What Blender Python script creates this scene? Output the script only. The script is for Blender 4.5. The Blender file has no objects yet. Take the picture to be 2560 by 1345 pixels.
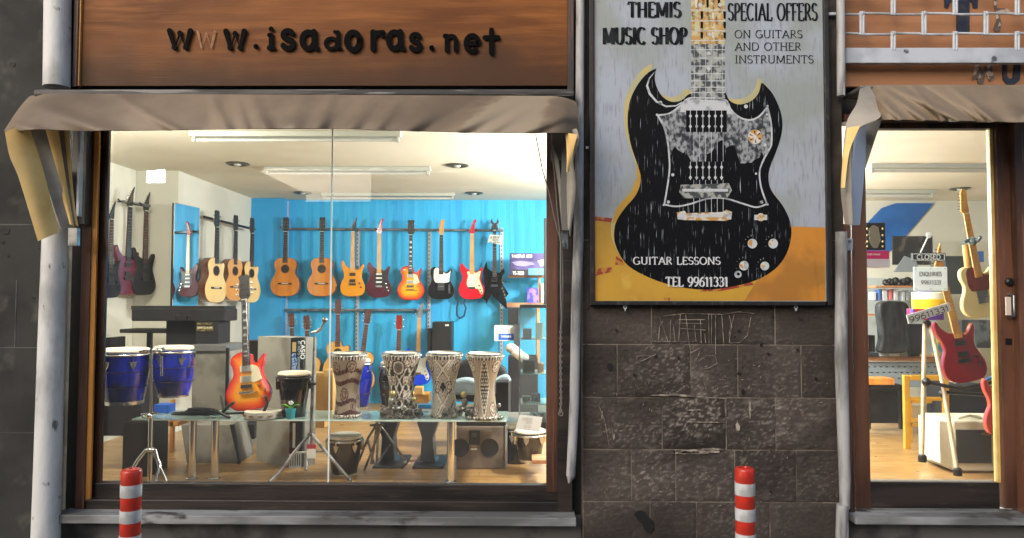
import bpy, math, random
from mathutils import Vector, Matrix, geometry
from math import sin, cos, pi, radians as R
random.seed(7)
sc = bpy.context.scene
col = sc.collection
# ---------------------------------------------------------------- camera
F = 1850.0; CAM = Vector((0, -4.0, 1.48))
cd = bpy.data.cameras.new('camera'); cam = bpy.data.objects.new('camera', cd); col.objects.link(cam)
cd.sensor_width = 36; cd.lens = F / 2560 * 36; cd.clip_end = 300; cd.clip_start = .05
RM = Matrix.Rotation(R(.62), 3, 'Z') @ Matrix.Rotation(R(90 + 2.31), 3, 'X') @ Matrix.Rotation(R(.15), 3, 'Z')
cam.matrix_world = Matrix.Translation(CAM) @ RM.to_4x4()
sc.camera = cam
# ---------------------------------------------------------------- sky, sun, exposure (dusk: the street is dim, the shop is lit)
w = bpy.data.worlds.new('World'); sc.world = w; w.use_nodes = True
nt = w.node_tree; sky = nt.nodes.new('ShaderNodeTexSky'); sky.sky_type = 'NISHITA'; sky.sun_disc = False
SUN_E, SUN_R = 24, 215
sky.sun_elevation = R(SUN_E); sky.sun_rotation = R(SUN_R); sky.dust_density = 3; sky.ozone_density = 1.5
nt.links.new(sky.outputs[0], nt.nodes['Background'].inputs[0]); nt.nodes['Background'].inputs[1].default_value = .1
sl = bpy.data.lights.new('sun', 'SUN'); sl.energy = .5; sl.angle = R(24); sl.color = (1, .94, .86)
so = bpy.data.objects.new('sun', sl); col.objects.link(so)
so.rotation_euler = (R(50), 0, R(-44))
vs = sc.view_settings; vs.view_transform = 'Standard'; vs.look = 'None'; vs.gamma = 1; vs.use_curve_mapping = False; vs.exposure = 1.1
# unseen shop lamps, placed to spread light inside (added fixtures are built below)
def lamp(loc, e, c=(1, .95, .86), r=.11):
    l = bpy.data.lights.new('unseen_bulb', 'POINT'); l.shadow_soft_size = r; l.energy = e; l.color = c
    o = bpy.data.objects.new('unseen_bulb', l); col.objects.link(o); o.location = loc; return o
UNSEEN_LAMPS = [((1.15, 2.7, 2.3), 205, (.94, 1, .98)), ((1.0, 1.0, 2.2), 150, (1, .98, .93)), ((-2.6, .66, 2.5), 58, (1, .94, .8)), ((2.75, 3.9, 1.95), 40, (1, .96, .87))]
for a_ in UNSEEN_LAMPS: lamp(*a_)

def W(u, v, d):
    r = RM @ Vector(((u - 1280) / F, (672.5 - v) / F, -1)); return CAM + r * (d / r.y)
def WZ(u, v, z):
    r = RM @ Vector(((u - 1280) / F, (672.5 - v) / F, -1)); return CAM + r * ((z - CAM.z) / r.z)
def S(d): return F / d                     # picture px per metre at distance d
FLOOR, CEIL = .17, 2.73
# ---------------------------------------------------------------- materials
def C(h): return tuple(((int(h[i:i+2], 16) / 255 + .055) / 1.055) ** 2.4 if int(h[i:i+2], 16) > 10 else int(h[i:i+2], 16) / 255 / 12.92 for i in (0, 2, 4))
def mat(name, c, r=.5, m=0., c2=None, sc_=6, st=(1, 1, 1), lo=.42, hi=.6, bump=0., bsc=60, bst=(1, 1, 1), coat=0., c3=None, sc3=30, st3=(1, 1, 1), lo3=.6, hi3=.66, attr=False, emit=0., rv=.12, spec=.5):
    M = bpy.data.materials.new(name); M.use_nodes = True; N = M.node_tree.nodes; L = M.node_tree.links; b = N['Principled BSDF']
    c = C(c) if isinstance(c, str) else c
    b.inputs['Roughness'].default_value = r; b.inputs['Metallic'].default_value = m; b.inputs['Coat Weight'].default_value = coat; b.inputs['Coat Roughness'].default_value = .05
    b.inputs['Specular IOR Level'].default_value = spec
    tc = N.new('ShaderNodeTexCoord')
    def noise(s, stv, det=5):
        mp = N.new('ShaderNodeMapping'); mp.inputs['Scale'].default_value = stv; L.new(tc.outputs['Object'], mp.inputs[0])
        n = N.new('ShaderNodeTexNoise'); n.inputs['Scale'].default_value = s; n.inputs['Detail'].default_value = det; L.new(mp.outputs[0], n.inputs['Vector']); return n
    def mix(fac, a, bb):
        x = N.new('ShaderNodeMix'); x.data_type = 'RGBA'; L.new(fac, x.inputs[0])
        if hasattr(a, 'is_linked'): L.new(a, x.inputs[6])
        else: x.inputs[6].default_value = (*a, 1)
        x.inputs[7].default_value = (*bb, 1); return x.outputs[2]
    def ramp(n, a, bb):
        mr = N.new('ShaderNodeMapRange'); mr.interpolation_type = 'SMOOTHSTEP'; mr.inputs[1].default_value = a; mr.inputs[2].default_value = bb; L.new(n.outputs['Fac'], mr.inputs[0]); return mr.outputs[0]
    cur = c
    if attr:
        at = N.new('ShaderNodeAttribute'); at.attribute_name = 'Col'; cur = at.outputs['Color']
    if c2: cur = mix(ramp(noise(sc_, st), lo, hi), cur, C(c2) if isinstance(c2, str) else c2)
    if c3: cur = mix(ramp(noise(sc3, st3, 8), lo3, hi3), cur, C(c3) if isinstance(c3, str) else c3)
    if hasattr(cur, 'is_linked'): L.new(cur, b.inputs['Base Color'])
    else: b.inputs['Base Color'].default_value = (*cur, 1)
    if rv and r > .08:
        mr = N.new('ShaderNodeMapRange'); mr.inputs[3].default_value = max(0.02, r - rv); mr.inputs[4].default_value = min(1, r + rv); L.new(noise(9, (1, 1, 1)).outputs['Fac'], mr.inputs[0]); L.new(mr.outputs[0], b.inputs['Roughness'])
    if bump:
        bp = N.new('ShaderNodeBump'); bp.inputs['Strength'].default_value = bump; bp.inputs['Distance'].default_value = .004
        L.new(noise(bsc, bst, 8).outputs['Fac'], bp.inputs['Height']); L.new(bp.outputs[0], b.inputs['Normal'])
    if emit: b.inputs['Emission Color'].default_value = (*c, 1); b.inputs['Emission Strength'].default_value = emit
    return M
def glassmat(name, tint=(1, 1, 1), k=1.0, dust_haze=.022):
    M = bpy.data.materials.new(name); M.use_nodes = True; N = M.node_tree.nodes; L = M.node_tree.links; N.clear()
    o = N.new('ShaderNodeOutputMaterial'); t = N.new('ShaderNodeBsdfTransparent'); g = N.new('ShaderNodeBsdfGlossy'); mx = N.new('ShaderNodeMixShader'); fr = N.new('ShaderNodeFresnel')
    t.inputs[0].default_value = (*tint, 1); g.inputs['Roughness'].default_value = .0; fr.inputs[0].default_value = 1.45
    mu = N.new('ShaderNodeMath'); mu.operation = 'MULTIPLY'; mu.inputs[1].default_value = k; L.new(fr.outputs[0], mu.inputs[0]); L.new(mu.outputs[0], mx.inputs[0])
    L.new(t.outputs[0], mx.inputs[1]); L.new(g.outputs[0], mx.inputs[2])
    df = N.new('ShaderNodeBsdfDiffuse'); df.inputs[0].default_value = (.6, .6, .58, 1); m2 = N.new('ShaderNodeMixShader'); n = N.new('ShaderNodeTexNoise'); n.inputs['Scale'].default_value = 3  # diffuse film: dust plus a haze put in for faint reflections
    tc = N.new('ShaderNodeTexCoord'); L.new(tc.outputs['Object'], n.inputs['Vector']); m3 = N.new('ShaderNodeMath'); m3.operation = 'MULTIPLY'; m3.inputs[1].default_value = dust_haze * 2; L.new(n.outputs['Fac'], m3.inputs[0])
    L.new(m3.outputs[0], m2.inputs[0]); L.new(mx.outputs[0], m2.inputs[1]); L.new(df.outputs[0], m2.inputs[2]); L.new(m2.outputs[0], o.inputs[0]); return M
# ---------------------------------------------------------------- mesh builder
ORG = {}
def setp(o, label=None, cat=None, group=None, kind=None):
    if label: o['label'] = label
    if cat: o['category'] = cat
    if group: o['group'] = group
    if kind: o['kind'] = kind
    return o
def thing(name, label, cat, loc, group=None):
    o = bpy.data.objects.new(name, None); o.empty_display_size = .05; col.objects.link(o); o.location = loc; ORG[o.name] = Vector(loc); return setp(o, label, cat, group)
def crom(pts, n=6, closed=True):
    out = []; k = len(pts)
    rng = range(k) if closed else range(k - 1)
    for i in rng:
        g = (lambda j: pts[j % k]) if closed else (lambda j: pts[min(max(j, 0), k - 1)])
        p0, p1, p2, p3 = [Vector(g(i + q)) for q in (-1, 0, 1, 2)]
        if (p1 - p2).length < 1e-7: continue
        for q in range(n):
            t = q / n; out.append(.5 * ((2 * p1) + (p2 - p0) * t + (2 * p0 - 5 * p1 + 4 * p2 - p3) * t * t + (3 * p1 - p0 - 3 * p2 + p3) * t ** 3))
    if not closed: out.append(Vector(pts[-1]))
    return out
class MB:
    def __init__(s, M=None): s.v = []; s.f = []; s.mi = []; s.c = []; s.M = M or Matrix(); s.m = 0; s.cc = (1, 1, 1)
    def add(s, vs, fs, cols=None):
        b = len(s.v)
        for i, p in enumerate(vs): s.v.append(s.M @ Vector(p)); s.c.append(cols[i] if cols else s.cc)
        for f in fs: s.f.append([b + i for i in f]); s.mi.append(s.m)
        return s
    def box(s, x0, x1, y0, y1, z0, z1):
        return s.add([(x0, y0, z0), (x1, y0, z0), (x1, y1, z0), (x0, y1, z0), (x0, y0, z1), (x1, y0, z1), (x1, y1, z1), (x0, y1, z1)],
                     [(3, 2, 1, 0), (4, 5, 6, 7), (0, 1, 5, 4), (1, 2, 6, 5), (2, 3, 7, 6), (3, 0, 4, 7)])
    def hexa(s, f, b):     # front quad (4 pts) and back quad
        return s.add(list(f) + list(b), [(0, 1, 2, 3), (7, 6, 5, 4), (1, 0, 4, 5), (2, 1, 5, 6), (3, 2, 6, 7), (0, 3, 7, 4)])
    def tube(s, pts, r, n=10, cap=True):
        pts = [Vector(p) for p in pts]; rs = r if isinstance(r, (list, tuple)) else [r] * len(pts)
        vs = []; up = None
        for i, p in enumerate(pts):
            t = (pts[min(i + 1, len(pts) - 1)] - pts[max(i - 1, 0)]).normalized()
            if up is None: up = Vector((0, 0, 1)) if abs(t.z) < .9 else Vector((1, 0, 0))
            a = t.cross(up).normalized(); bb = a.cross(t).normalized(); up = bb
            for k in range(n): vs.append(p + (a * cos(2 * pi * k / n) + bb * sin(2 * pi * k / n)) * rs[i])
        fs = [(i * n + k, i * n + (k + 1) % n, (i + 1) * n + (k + 1) % n, (i + 1) * n + k) for i in range(len(pts) - 1) for k in range(n)]
        if cap: fs += [tuple(range(n))[::-1], tuple((len(pts) - 1) * n + k for k in range(n))]
        return s.add(vs, fs)
    def lathe(s, prof, o=(0, 0, 0), n=40, colf=None, capb=True, capt=True, axis='z'):   # prof: (radius, height)
        o = Vector(o); vs = []; cs = []
        for (r, z) in prof:
            for k in range(n):
                a = 2 * pi * k / n
                p = (r * cos(a), r * sin(a), z) if axis == 'z' else ((r * cos(a), -z, r * sin(a)) if axis == 'y' else (z, r * cos(a), r * sin(a)))
                vs.append(o + Vector(p)); cs.append(colf(a, z) if colf else s.cc)
        m = len(prof)
        fs = [(i * n + k, i * n + (k + 1) % n, (i + 1) * n + (k + 1) % n, (i + 1) * n + k) for i in range(m - 1) for k in range(n)]
        if capb: fs.append(tuple(range(n))[::-1])
        if capt: fs.append(tuple((m - 1) * n + k for k in range(n)))
        return s.add(vs, fs, cs)
    def prism(s, pts, y0, y1, bev=0.):   # outline in x,z; y0 is the front
        P = [Vector((p[0], p[1])) for p in pts]; n = len(P)
        ar = sum(P[i].x * P[(i + 1) % n].y - P[(i + 1) % n].x * P[i].y for i in range(n))
        if ar < 0: P.reverse()
        Q = P
        if bev:
            Q = []
            for i in range(n):
                t = (P[(i + 1) % n] - P[i - 1]); t = t.normalized() if t.length > 1e-9 else Vector((1, 0)); Q.append(P[i] + Vector((-t.y, t.x)) * bev)
        rings = [(Q, y0), (P, y0 + bev), (P, y1 - bev), (Q, y1)] if bev else [(P, y0), (P, y1)]
        vs = [(p.x, y, p.y) for (rg, y) in rings for p in rg]
        fs = [(i * n + k, i * n + (k + 1) % n, (i + 1) * n + (k + 1) % n, (i + 1) * n + k)[::-1] for i in range(len(rings) - 1) for k in range(n)]
        fs += [tuple(range(n)), tuple((len(rings) - 1) * n + k for k in range(n))[::-1]]
        return s.add(vs, fs)
    def sphere(s, o, r, n=12, sq=(1, 1, 1)):
        vs = [(o[0] + r * sq[0] * sin(pi * i / n) * cos(2 * pi * k / n), o[1] + r * sq[1] * sin(pi * i / n) * sin(2 * pi * k / n), o[2] + r * sq[2] * cos(pi * i / n)) for i in range(n + 1) for k in range(n)]
        return s.add(vs, [(i * n + k, (i + 1) * n + k, (i + 1) * n + (k + 1) % n, i * n + (k + 1) % n) for i in range(n) for k in range(n)])
    def torus(s, o, Rr, r, axis='z', n=24, k2=8):
        o = Vector(o); vs = []
        for i in range(n):
            for k in range(k2):
                a = 2 * pi * i / n; b = 2 * pi * k / k2; q = Rr + r * cos(b)
                p = (q * cos(a), q * sin(a), r * sin(b)) if axis == 'z' else ((q * cos(a), r * sin(b), q * sin(a)) if axis == 'y' else (r * sin(b), q * cos(a), q * sin(a)))
                vs.append(o + Vector(p))
        return s.add(vs, [(i * k2 + k, ((i + 1) % n) * k2 + k, ((i + 1) % n) * k2 + (k + 1) % k2, i * k2 + (k + 1) % k2) for i in range(n) for k in range(k2)])
    def grid(s, fn, nu, nv, th=0., colf=None):   # fn(i/nu, j/nv) -> Vector, solid when th
        vs = []; cs = []
        base = [[Vector(fn(i / nu, j / nv)) for i in range(nu + 1)] for j in range(nv + 1)]
        nrm = lambda i, j: ((base[j][min(i + 1, nu)] - base[j][max(i - 1, 0)]).cross(base[min(j + 1, nv)][i] - base[max(j - 1, 0)][i])).normalized()
        for j in range(nv + 1):
            for i in range(nu + 1): vs.append(base[j][i]); cs.append(colf(i / nu, j / nv) if colf else s.cc)
        id_ = lambda i, j: j * (nu + 1) + i
        fs = [(id_(i, j), id_(i + 1, j), id_(i + 1, j + 1), id_(i, j + 1)) for j in range(nv) for i in range(nu)]
        if th:
            o = len(vs)
            for j in range(nv + 1):
                for i in range(nu + 1): vs.append(base[j][i] - nrm(i, j) * th); cs.append(cs[id_(i, j)])
            fs += [tuple(o + q for q in f[::-1]) for f in fs[:]]
            ed = [id_(i, 0) for i in range(nu + 1)] + [id_(nu, j) for j in range(1, nv + 1)] + [id_(i, nv) for i in range(nu - 1, -1, -1)] + [id_(0, j) for j in range(nv - 1, 0, -1)]
            for a, b in zip(ed, ed[1:] + ed[:1]): fs.append((b, a, a + o, b + o))
        return s.add(vs, fs, cs)
    def build(s, name, mats, parent=None, label=None, cat=None, group=None, kind=None, smooth=None, bevel=0., origin=None):
        me = bpy.data.meshes.new(name)
        if origin is None:
            xs = [p.x for p in s.v]; ys = [p.y for p in s.v]; zs = [p.z for p in s.v]; origin = Vector(((min(xs) + max(xs)) / 2, (min(ys) + max(ys)) / 2, min(zs)))
        origin = Vector(origin)
        me.from_pydata([p - origin for p in s.v], [], s.f)
        if not isinstance(mats, (list, tuple)): mats = [mats]
        for m in mats: me.materials.append(m)
        if len(mats) > 1: me.polygons.foreach_set('material_index', s.mi)
        ca = me.color_attributes.new('Col', 'FLOAT_COLOR', 'POINT'); ca.data.foreach_set('color', [q for c in s.c for q in (*c[:3], 1)])
        if smooth is not None:
            me.polygons.foreach_set('use_smooth', [True] * len(me.polygons)); me.set_sharp_from_angle(angle=R(smooth))
        me.update()
        o = bpy.data.objects.new(name, me); col.objects.link(o); ORG[o.name] = origin
        if parent is not None: o.parent = parent; o.location = origin - ORG[parent.name]
        else: o.location = origin
        if bevel:
            bm = o.modifiers.new('bevel', 'BEVEL'); bm.width = bevel; bm.segments = 2; bm.limit_method = 'ANGLE'; bm.angle_limit = R(40)
        return setp(o, label, cat, group, kind)
def bpx(u0, v0, u1, v1, d, dep, mb=None):      # a box whose front face covers this part of the picture at distance d
    mb = mb or MB(); um, vm = (u0 + u1) / 2, (v0 + v1) / 2; y = CAM.y + d; return mb.box(W(u0, vm, d).x, W(u1, vm, d).x, y, y + dep, W(um, v1, d).z, W(um, v0, d).z)
def ppx(pts, d, th=.003, mb=None):             # a board with this outline
    mb = mb or MB(); Q = [W(u, v, d) for u, v in pts]; return mb.prism([(q.x, q.z) for q in Q], Q[0].y, Q[0].y + th)
def part(mb, name, m, t, **k): return mb.build(name, m, t, **k)
def clone(o, off, label=None, parent=None):
    c = o.copy(); col.objects.link(c); c.parent = parent
    if parent is None: c.location = o.location + Vector(off)
    if label: c['label'] = label
    for ch in [x for x in list(col.objects) if x.parent == o]: clone(ch, off, None, c)
    return c
# ---------------------------------------------------------------- stroke lettering
def A_(cx, cy, rx, ry, a0, a1, n=14): return [(cx + rx * cos(R(a0 + (a1 - a0) * i / n)), cy + ry * sin(R(a0 + (a1 - a0) * i / n))) for i in range(n + 1)]
G = {' ': (.42, [], []), '.': (.22, [[(.1, .04), (.1, .06)]], []), '-': (.4, [[(.05, .42), (.35, .42)]], []), ':': (.2, [[(.1, .04), (.1, .1)], [(.1, .55), (.1, .6)]], []), '/': (.4, [[(0, 0), (.4, 1)]], []),
 'A': (.82, [[(.06, 0), (.41, 1)], [(.41, 1), (.76, 0)], [(.2, .34), (.62, .34)]], [(.06, 0), (.76, 0)]),
 'B': (.62, [[(.12, 0), (.12, 1)], [(.12, 1)] + A_(.3, .75, .24, .25, 90, -90) + [(.12, .5)], [(.12, .5)] + A_(.3, .25, .28, .25, 90, -90) + [(.12, 0)]], []),
 'C': (.76, [A_(.42, .5, .38, .5, 48, 312, 22)], []),
 'D': (.82, [[(.12, 0), (.12, 1)], [(.12, 1)] + A_(.36, .5, .4, .5, 90, -90, 18) + [(.12, 0)]], []),
 'E': (.64, [[(.13, 0), (.13, 1)], [(.05, 1), (.58, 1), (.58, .85)], [(.13, .52), (.5, .52)], [(.05, 0), (.6, 0), (.6, .16)]], []),
 'F': (.6, [[(.13, 0), (.13, 1)], [(.05, 1), (.57, 1), (.57, .84)], [(.13, .5), (.48, .5)]], [(.13, 0)]),
 'G': (.82, [A_(.42, .5, .38, .5, 48, 330, 22), [(.74, .4), (.74, .06)], [(.52, .42), (.8, .42)]], []),
 'H': (.84, [[(.14, 0), (.14, 1)], [(.7, 0), (.7, 1)], [(.14, .52), (.7, .52)]], [(.14, 0), (.7, 0), (.14, 1), (.7, 1)]),
 'I': (.34, [[(.17, 0), (.17, 1)]], [(.17, 0), (.17, 1)]),
 'K': (.74, [[(.14, 0), (.14, 1)], [(.66, 1), (.16, .45)], [(.28, .56), (.7, 0)]], [(.14, 0), (.14, 1)]),
 'L': (.6, [[(.13, 0), (.13, 1)], [(.05, 0), (.57, 0), (.57, .18)]], [(.13, 1)]),
 'M': (1.0, [[(.12, 0), (.12, 1)], [(.14, 1), (.5, .08)], [(.5, .08), (.86, 1)], [(.88, 1), (.88, 0)]], [(.12, 0), (.88, 0)]),
 'N': (.86, [[(.13, 0), (.13, 1)], [(.13, 1), (.73, 0)], [(.73, 0), (.73, 1)]], [(.13, 0), (.73, 1)]),
 'O': (.88, [A_(.44, .5, .38, .5, 0, 360, 28)], []),
 'P': (.62, [[(.13, 0), (.13, 1)], [(.13, 1)] + A_(.3, .74, .26, .26, 90, -90) + [(.13, .48)]], [(.13, 0)]),
 'Q': (.88, [A_(.44, .5, .38, .5, 0, 360, 28), [(.5, .2), (.85, -.15)]], []),
 'R': (.72, [[(.13, 0), (.13, 1)], [(.13, 1)] + A_(.3, .74, .25, .26, 90, -90) + [(.13, .48)], [(.34, .47), (.68, 0)]], [(.13, 0)]),
 'S': (.6, [A_(.3, .75, .23, .25, 25, 270, 16) + A_(.3, .25, .25, .25, 90, -155, 16)[1:]], []),
 'T': (.72, [[(.36, 0), (.36, 1)], [(.04, .84), (.04, 1), (.68, 1), (.68, .84)]], [(.36, 0)]),
 'U': (.84, [[(.14, 1), (.14, .35)] + A_(.42, .32, .28, .32, 180, 360, 16)[1:] + [(.7, 1)]], [(.14, 1), (.7, 1)]),
 'V': (.8, [[(.05, 1), (.4, 0)], [(.4, 0), (.75, 1)]], []), 'X': (.7, [[(.05, 1), (.65, 0)], [(.05, 0), (.65, 1)]], []), 'Y': (.7, [[(.05, 1), (.35, .5)], [(.65, 1), (.35, .5)], [(.35, .5), (.35, 0)]], []), 'W': (1.1, [[(.05, 1), (.3, 0), (.55, .9), (.8, 0), (1.05, 1)]], []), 'Z': (.6, [[(.05, 1), (.55, 1), (.05, 0), (.55, 0)]], []),
 '0': (.62, [A_(.31, .5, .25, .5, 0, 360, 24)], []), '1': (.42, [[(.24, 0), (.24, 1)], [(.06, .82), (.24, 1)]], [(.24, 0)]),
 '2': (.62, [A_(.3, .73, .24, .27, 165, -25) + [(.06, 0), (.57, 0)]], []), '3': (.6, [A_(.28, .75, .22, .25, 150, -90), A_(.28, .27, .25, .27, 90, -150)], []),
 '5': (.6, [[(.52, 1), (.14, 1), (.11, .56)] + A_(.28, .32, .26, .32, 120, -145)], []), '6': (.62, [A_(.31, .3, .25, .3, 0, 360, 20), [(.06, .3), (.1, .6), (.26, .88), (.5, 1)]], []),
 '4': (.62, [[(.45, 0), (.45, 1), (.05, .3), (.6, .3)]], []), '8': (.6, [A_(.3, .75, .21, .24, 0, 360), A_(.3, .26, .25, .26, 0, 360)], []),
 '7': (.6, [[(.04, 1), (.56, 1), (.22, 0)]], []), '9': (.62, [A_(.31, .7, .25, .3, 0, 360, 20), [(.56, .7), (.52, .4), (.36, .12), (.12, 0)]], []),
 'w': (1.0, [[(.06, .72), (.26, .02), (.5, .62), (.74, .02), (.94, .72)]], []), 'i': (.3, [[(.15, 0), (.15, .62), (.06, .62)], [(.15, .9), (.15, .92)], [(.04, 0), (.26, 0)]], []),
 's': (.56, [A_(.28, .53, .2, .17, 20, 270) + A_(.28, .18, .22, .18, 90, -160)[1:]], []), 'a': (.66, [A_(.3, .35, .23, .33, 60, 330, 20), [(.52, .7), (.54, .15), (.62, .02)]], []),
 'd': (.66, [A_(.28, .3, .22, .28, 0, 360, 20), [(.42, .92), (.54, .92), (.54, .03), (.62, .03)]], []), 'o': (.66, [A_(.33, .35, .26, .33, 0, 360, 24)], []),
 'r': (.54, [[(.14, 0), (.14, .7)], [(.14, .45), (.3, .66), (.5, .68), (.5, .56)]], []), 'n': (.66, [[(.14, 0), (.14, .7), (.05, .7)], [(.14, .5)] + A_(.34, .42, .2, .27, 140, 0, 10) + [(.54, 0)]], []),
 'e': (.64, [[(.1, .36), (.55, .36)] + A_(.32, .36, .24, .32, 0, 305, 20)], []), 't': (.56, [[(.28, 1), (.28, -.02)], [(.04, .66), (.52, .66)]], []),
}
def text(mb, st, O, X, Y, wt=.16, thin=None, serif=False, rnd=False, gap=.06, lift=.0012):
    """letters from O (baseline left), X spans the whole line, Y the capital height; real raised strokes"""
    O, X, Y = Vector(O), Vector(X), Vector(Y); thin = wt if thin is None else thin
    tot = sum(G[c][0] + gap for c in st) - gap; ux = X / tot; nrm = X.cross(Y).normalized(); asp = Y.length / ux.length
    sx = ux.length; sy = Y.length; ex = X.normalized(); ey = Y.normalized(); x0 = 0; k = 0
    for ch in st:
        gw, strokes, sf = G[ch]
        def strip(pts, wf, lift_):
            P = [Vector(((x0 + p[0]) * sx, p[1] * sy)) for p in pts]; vs = []
            for i, p in enumerate(P):
                t = P[min(i + 1, len(P) - 1)] - P[max(i - 1, 0)]
                if len(P) > 3 and (P[0] - P[-1]).length < 1e-6 and i in (0, len(P) - 1): t = P[1] - P[-2]
                t = t.normalized() if t.length > 1e-9 else Vector((1, 0)); nn = Vector((-t.y, t.x))
                h = (thin + (wt - thin) * min(1, abs(t.x * .25 + t.y) ** 1.3)) * sy / 2 if wf is None else wf * sy / 2
                for sg in (1, -1):
                    q = p + nn * h * sg; vs.append(O + ex * q.x + ey * q.y + nrm * lift_)
            fs = [(2 * i, 2 * i + 1, 2 * i + 3, 2 * i + 2) for i in range(len(P) - 1)]; mb.add(vs, fs)
            if rnd:
                for p in P if len(P) < 7 else (P[0], P[-1]):
                    mb.add([O + ex * (p.x + cos(a * pi / 5) * wt * sy / 2) + ey * (p.y + sin(a * pi / 5) * wt * sy / 2) + nrm * (lift_ + .0002) for a in range(10)], [tuple(range(10))])
        for s_ in strokes:
            k += 1; strip(s_, None, lift + .0003 * (k % 5))
        if serif:
            for p in sf: k += 1; strip([(p[0] - .13 / asp ** .0 , p[1]), (p[0] + .13, p[1])], thin * .8, lift + .0003 * (k % 5) + .0001)
        x0 += gw + gap
    return mb
def textpx(mb, st, u0, v0, u1, v1, d, **k):
    O = W(u0, v1, d); return text(mb, st, O, W(u1, v1, d) - O, W(u0, v0, d) - O, **k)
def textface(mb, st, x0, x1, z0, z1, y, **k):
    return text(mb, st, (x0, y, z0), (x1 - x0, 0, 0), (0, 0, z1 - z0), **k)
# ================================================================ materials
m_stone = mat('sooty_stone', '4d4741', .8, attr=True, bump=1, bsc=38, bst=(1, 1, 1.6), spec=.3)
m_stone2 = mat('dark_render', '383836', .8, c2='2c2c2b', sc_=2.3, bump=.8, bsc=22, c3='5c5850', sc3=5, lo3=.55, hi3=.75, spec=.3)
m_mortar = mat('mortar', '8f8577', .85, c2='5a534b', sc_=9, lo=.42, hi=.62, bump=.3)
m_black = mat('black_recess', '0b0b0b', .7)
m_dwood = mat('dark_stained_wood', '4a3022', .4, c2='251a15', sc_=3, st=(4, 4, .4), bump=.3, bsc=30, bst=(6, 6, .3), c3='5a3d2c', sc3=8, st3=(6, 6, .3))
m_bwood = mat('soot_dark_wood', '302824', .42, c2='1c1917', sc_=3, st=(.5, 4, 5), bump=.35, bsc=30, bst=(.4, 6, 6), c3='3b332c', sc3=9, st3=(.5, 6, 6))
m_rwood = mat('reddish_brown_wood', '664433', .42, c2='412a20', sc_=2.2, st=(3, 3, .5), lo=.4, hi=.62, bump=.25, bsc=30, bst=(6, 6, .3), c3='75523f', sc3=9, st3=(8, 8, .3))
m_orwood = mat('orange_wood_and_lit_jamb', 'e09a4a', .35, c2='c07f38', sc_=3, st=(5, 5, .3), bump=.2, bsc=30, bst=(6, 6, .3))  # orange wood; on the window jamb it stands for light from inside
m_pole = mat('old_white_paint', 'd2d2d0', .6, c2='a3a3a0', sc_=5, st=(1, 1, .5), lo=.45, hi=.7, bump=.9, bsc=26, bst=(1, 1, .4), c3='6d6a64', sc3=16, st3=(1, 1, .5), lo3=.63, hi3=.7)
m_pole2 = mat('worn_grey_paint', 'a9a9a9', .6, c2='6a6967', sc_=6, st=(2, 2, .4), lo=.42, hi=.62, bump=.8, bsc=30, c3='b9b9bb', sc3=7, st3=(2, 2, .3))
m_marble = mat('grey_marble', '999b9b', .6, c2='5f605f', sc_=3, st=(.5, 2, 2), lo=.36, hi=.62, bump=.25, c3='3c3a37', sc3=11, st3=(.5, 1, 1), lo3=.56, hi3=.68)
m_plinth = mat('dirty_stone_plinth', '5f5d5a', .8, c2='3a3938', sc_=4, bump=.6, bsc=25)
m_cloth = mat('awning_cloth', '837360', .62, c2='6a5c4c', sc_=2.2, lo=.35, hi=.7, bump=.3, bsc=260, c3='928470', sc3=1.4)
m_cloth_in = mat('yellowed_cloth', 'f3cd85', .7, c2='e3b970', sc_=4, bump=.12, bsc=100, c3='f2dfae', sc3=3)
m_cloth_gr = mat('grey_folded_cloth', 'aaa79f', .7, c2='8a8780', sc_=4)
m_metal_gr = mat('dusty_grey_metal', '4f4c4a', .6, .1, c2='343231', sc_=4, st=(.5, 2, 6), c3='7a7774', sc3=5, st3=(.4, 3, 9), lo3=.58, hi3=.63, bump=.3)
m_whitem = mat('white_painted_metal', 'b9bec6', .4, c2='8f949b', sc_=5, bump=.1)
m_chrome = mat('chrome', 'cfd0d2', .16, 1., rv=.05)
m_dchrome = mat('dull_steel', '9a9b9c', .33, .9, c2='67686a', sc_=9)
m_bplas = mat('black_plastic', '101011', .42)
m_bfab = mat('black_fabric', '15151a', .85, bump=.4, bsc=200)
m_gloss_b = mat('gloss_black', '08080a', .1, coat=.8, rv=.03)
# signboard: varnished ply with soot
m_sign = mat('weathered_varnished_ply', '7d4d27', .5, spec=.15, c2='5c3518', sc_=1.5, st=(.6, 1, 2.2), lo=.3, hi=.7, bump=.3, bsc=30, bst=(.25, 1, 8), c3='8a572c', sc3=7, st3=(.3, 1, 3.2), lo3=.42, hi3=.74)
N = m_sign.node_tree.nodes; L = m_sign.node_tree.links; b = N['Principled BSDF']; src = b.inputs['Base Color'].links[0].from_socket
tc = N.new('ShaderNodeTexCoord'); sp = N.new('ShaderNodeSeparateXYZ'); L.new(tc.outputs['Object'], sp.inputs[0])
nz = N.new('ShaderNodeTexNoise'); nz.inputs['Scale'].default_value = 1.7; nz.inputs['Detail'].default_value = 6; L.new(tc.outputs['Object'], nz.inputs['Vector'])
ad = N.new('ShaderNodeMath'); ad.operation = 'MULTIPLY_ADD'; ad.inputs[1].default_value = -.5; L.new(nz.outputs[0], ad.inputs[0]); L.new(sp.outputs['Z'], ad.inputs[2])
mr = N.new('ShaderNodeMapRange'); mr.interpolation_type = 'SMOOTHSTEP'; mr.inputs[1].default_value = .08; mr.inputs[2].default_value = -.25; L.new(ad.outputs[0], mr.inputs[0])
mx = N.new('ShaderNodeMix'); mx.data_type = 'RGBA'; L.new(mr.outputs[0], mx.inputs[0]); L.new(src, mx.inputs[6]); mx.inputs[7].default_value = (*C('4a3222'), 1); L.new(mx.outputs[2], b.inputs['Base Color'])

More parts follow.
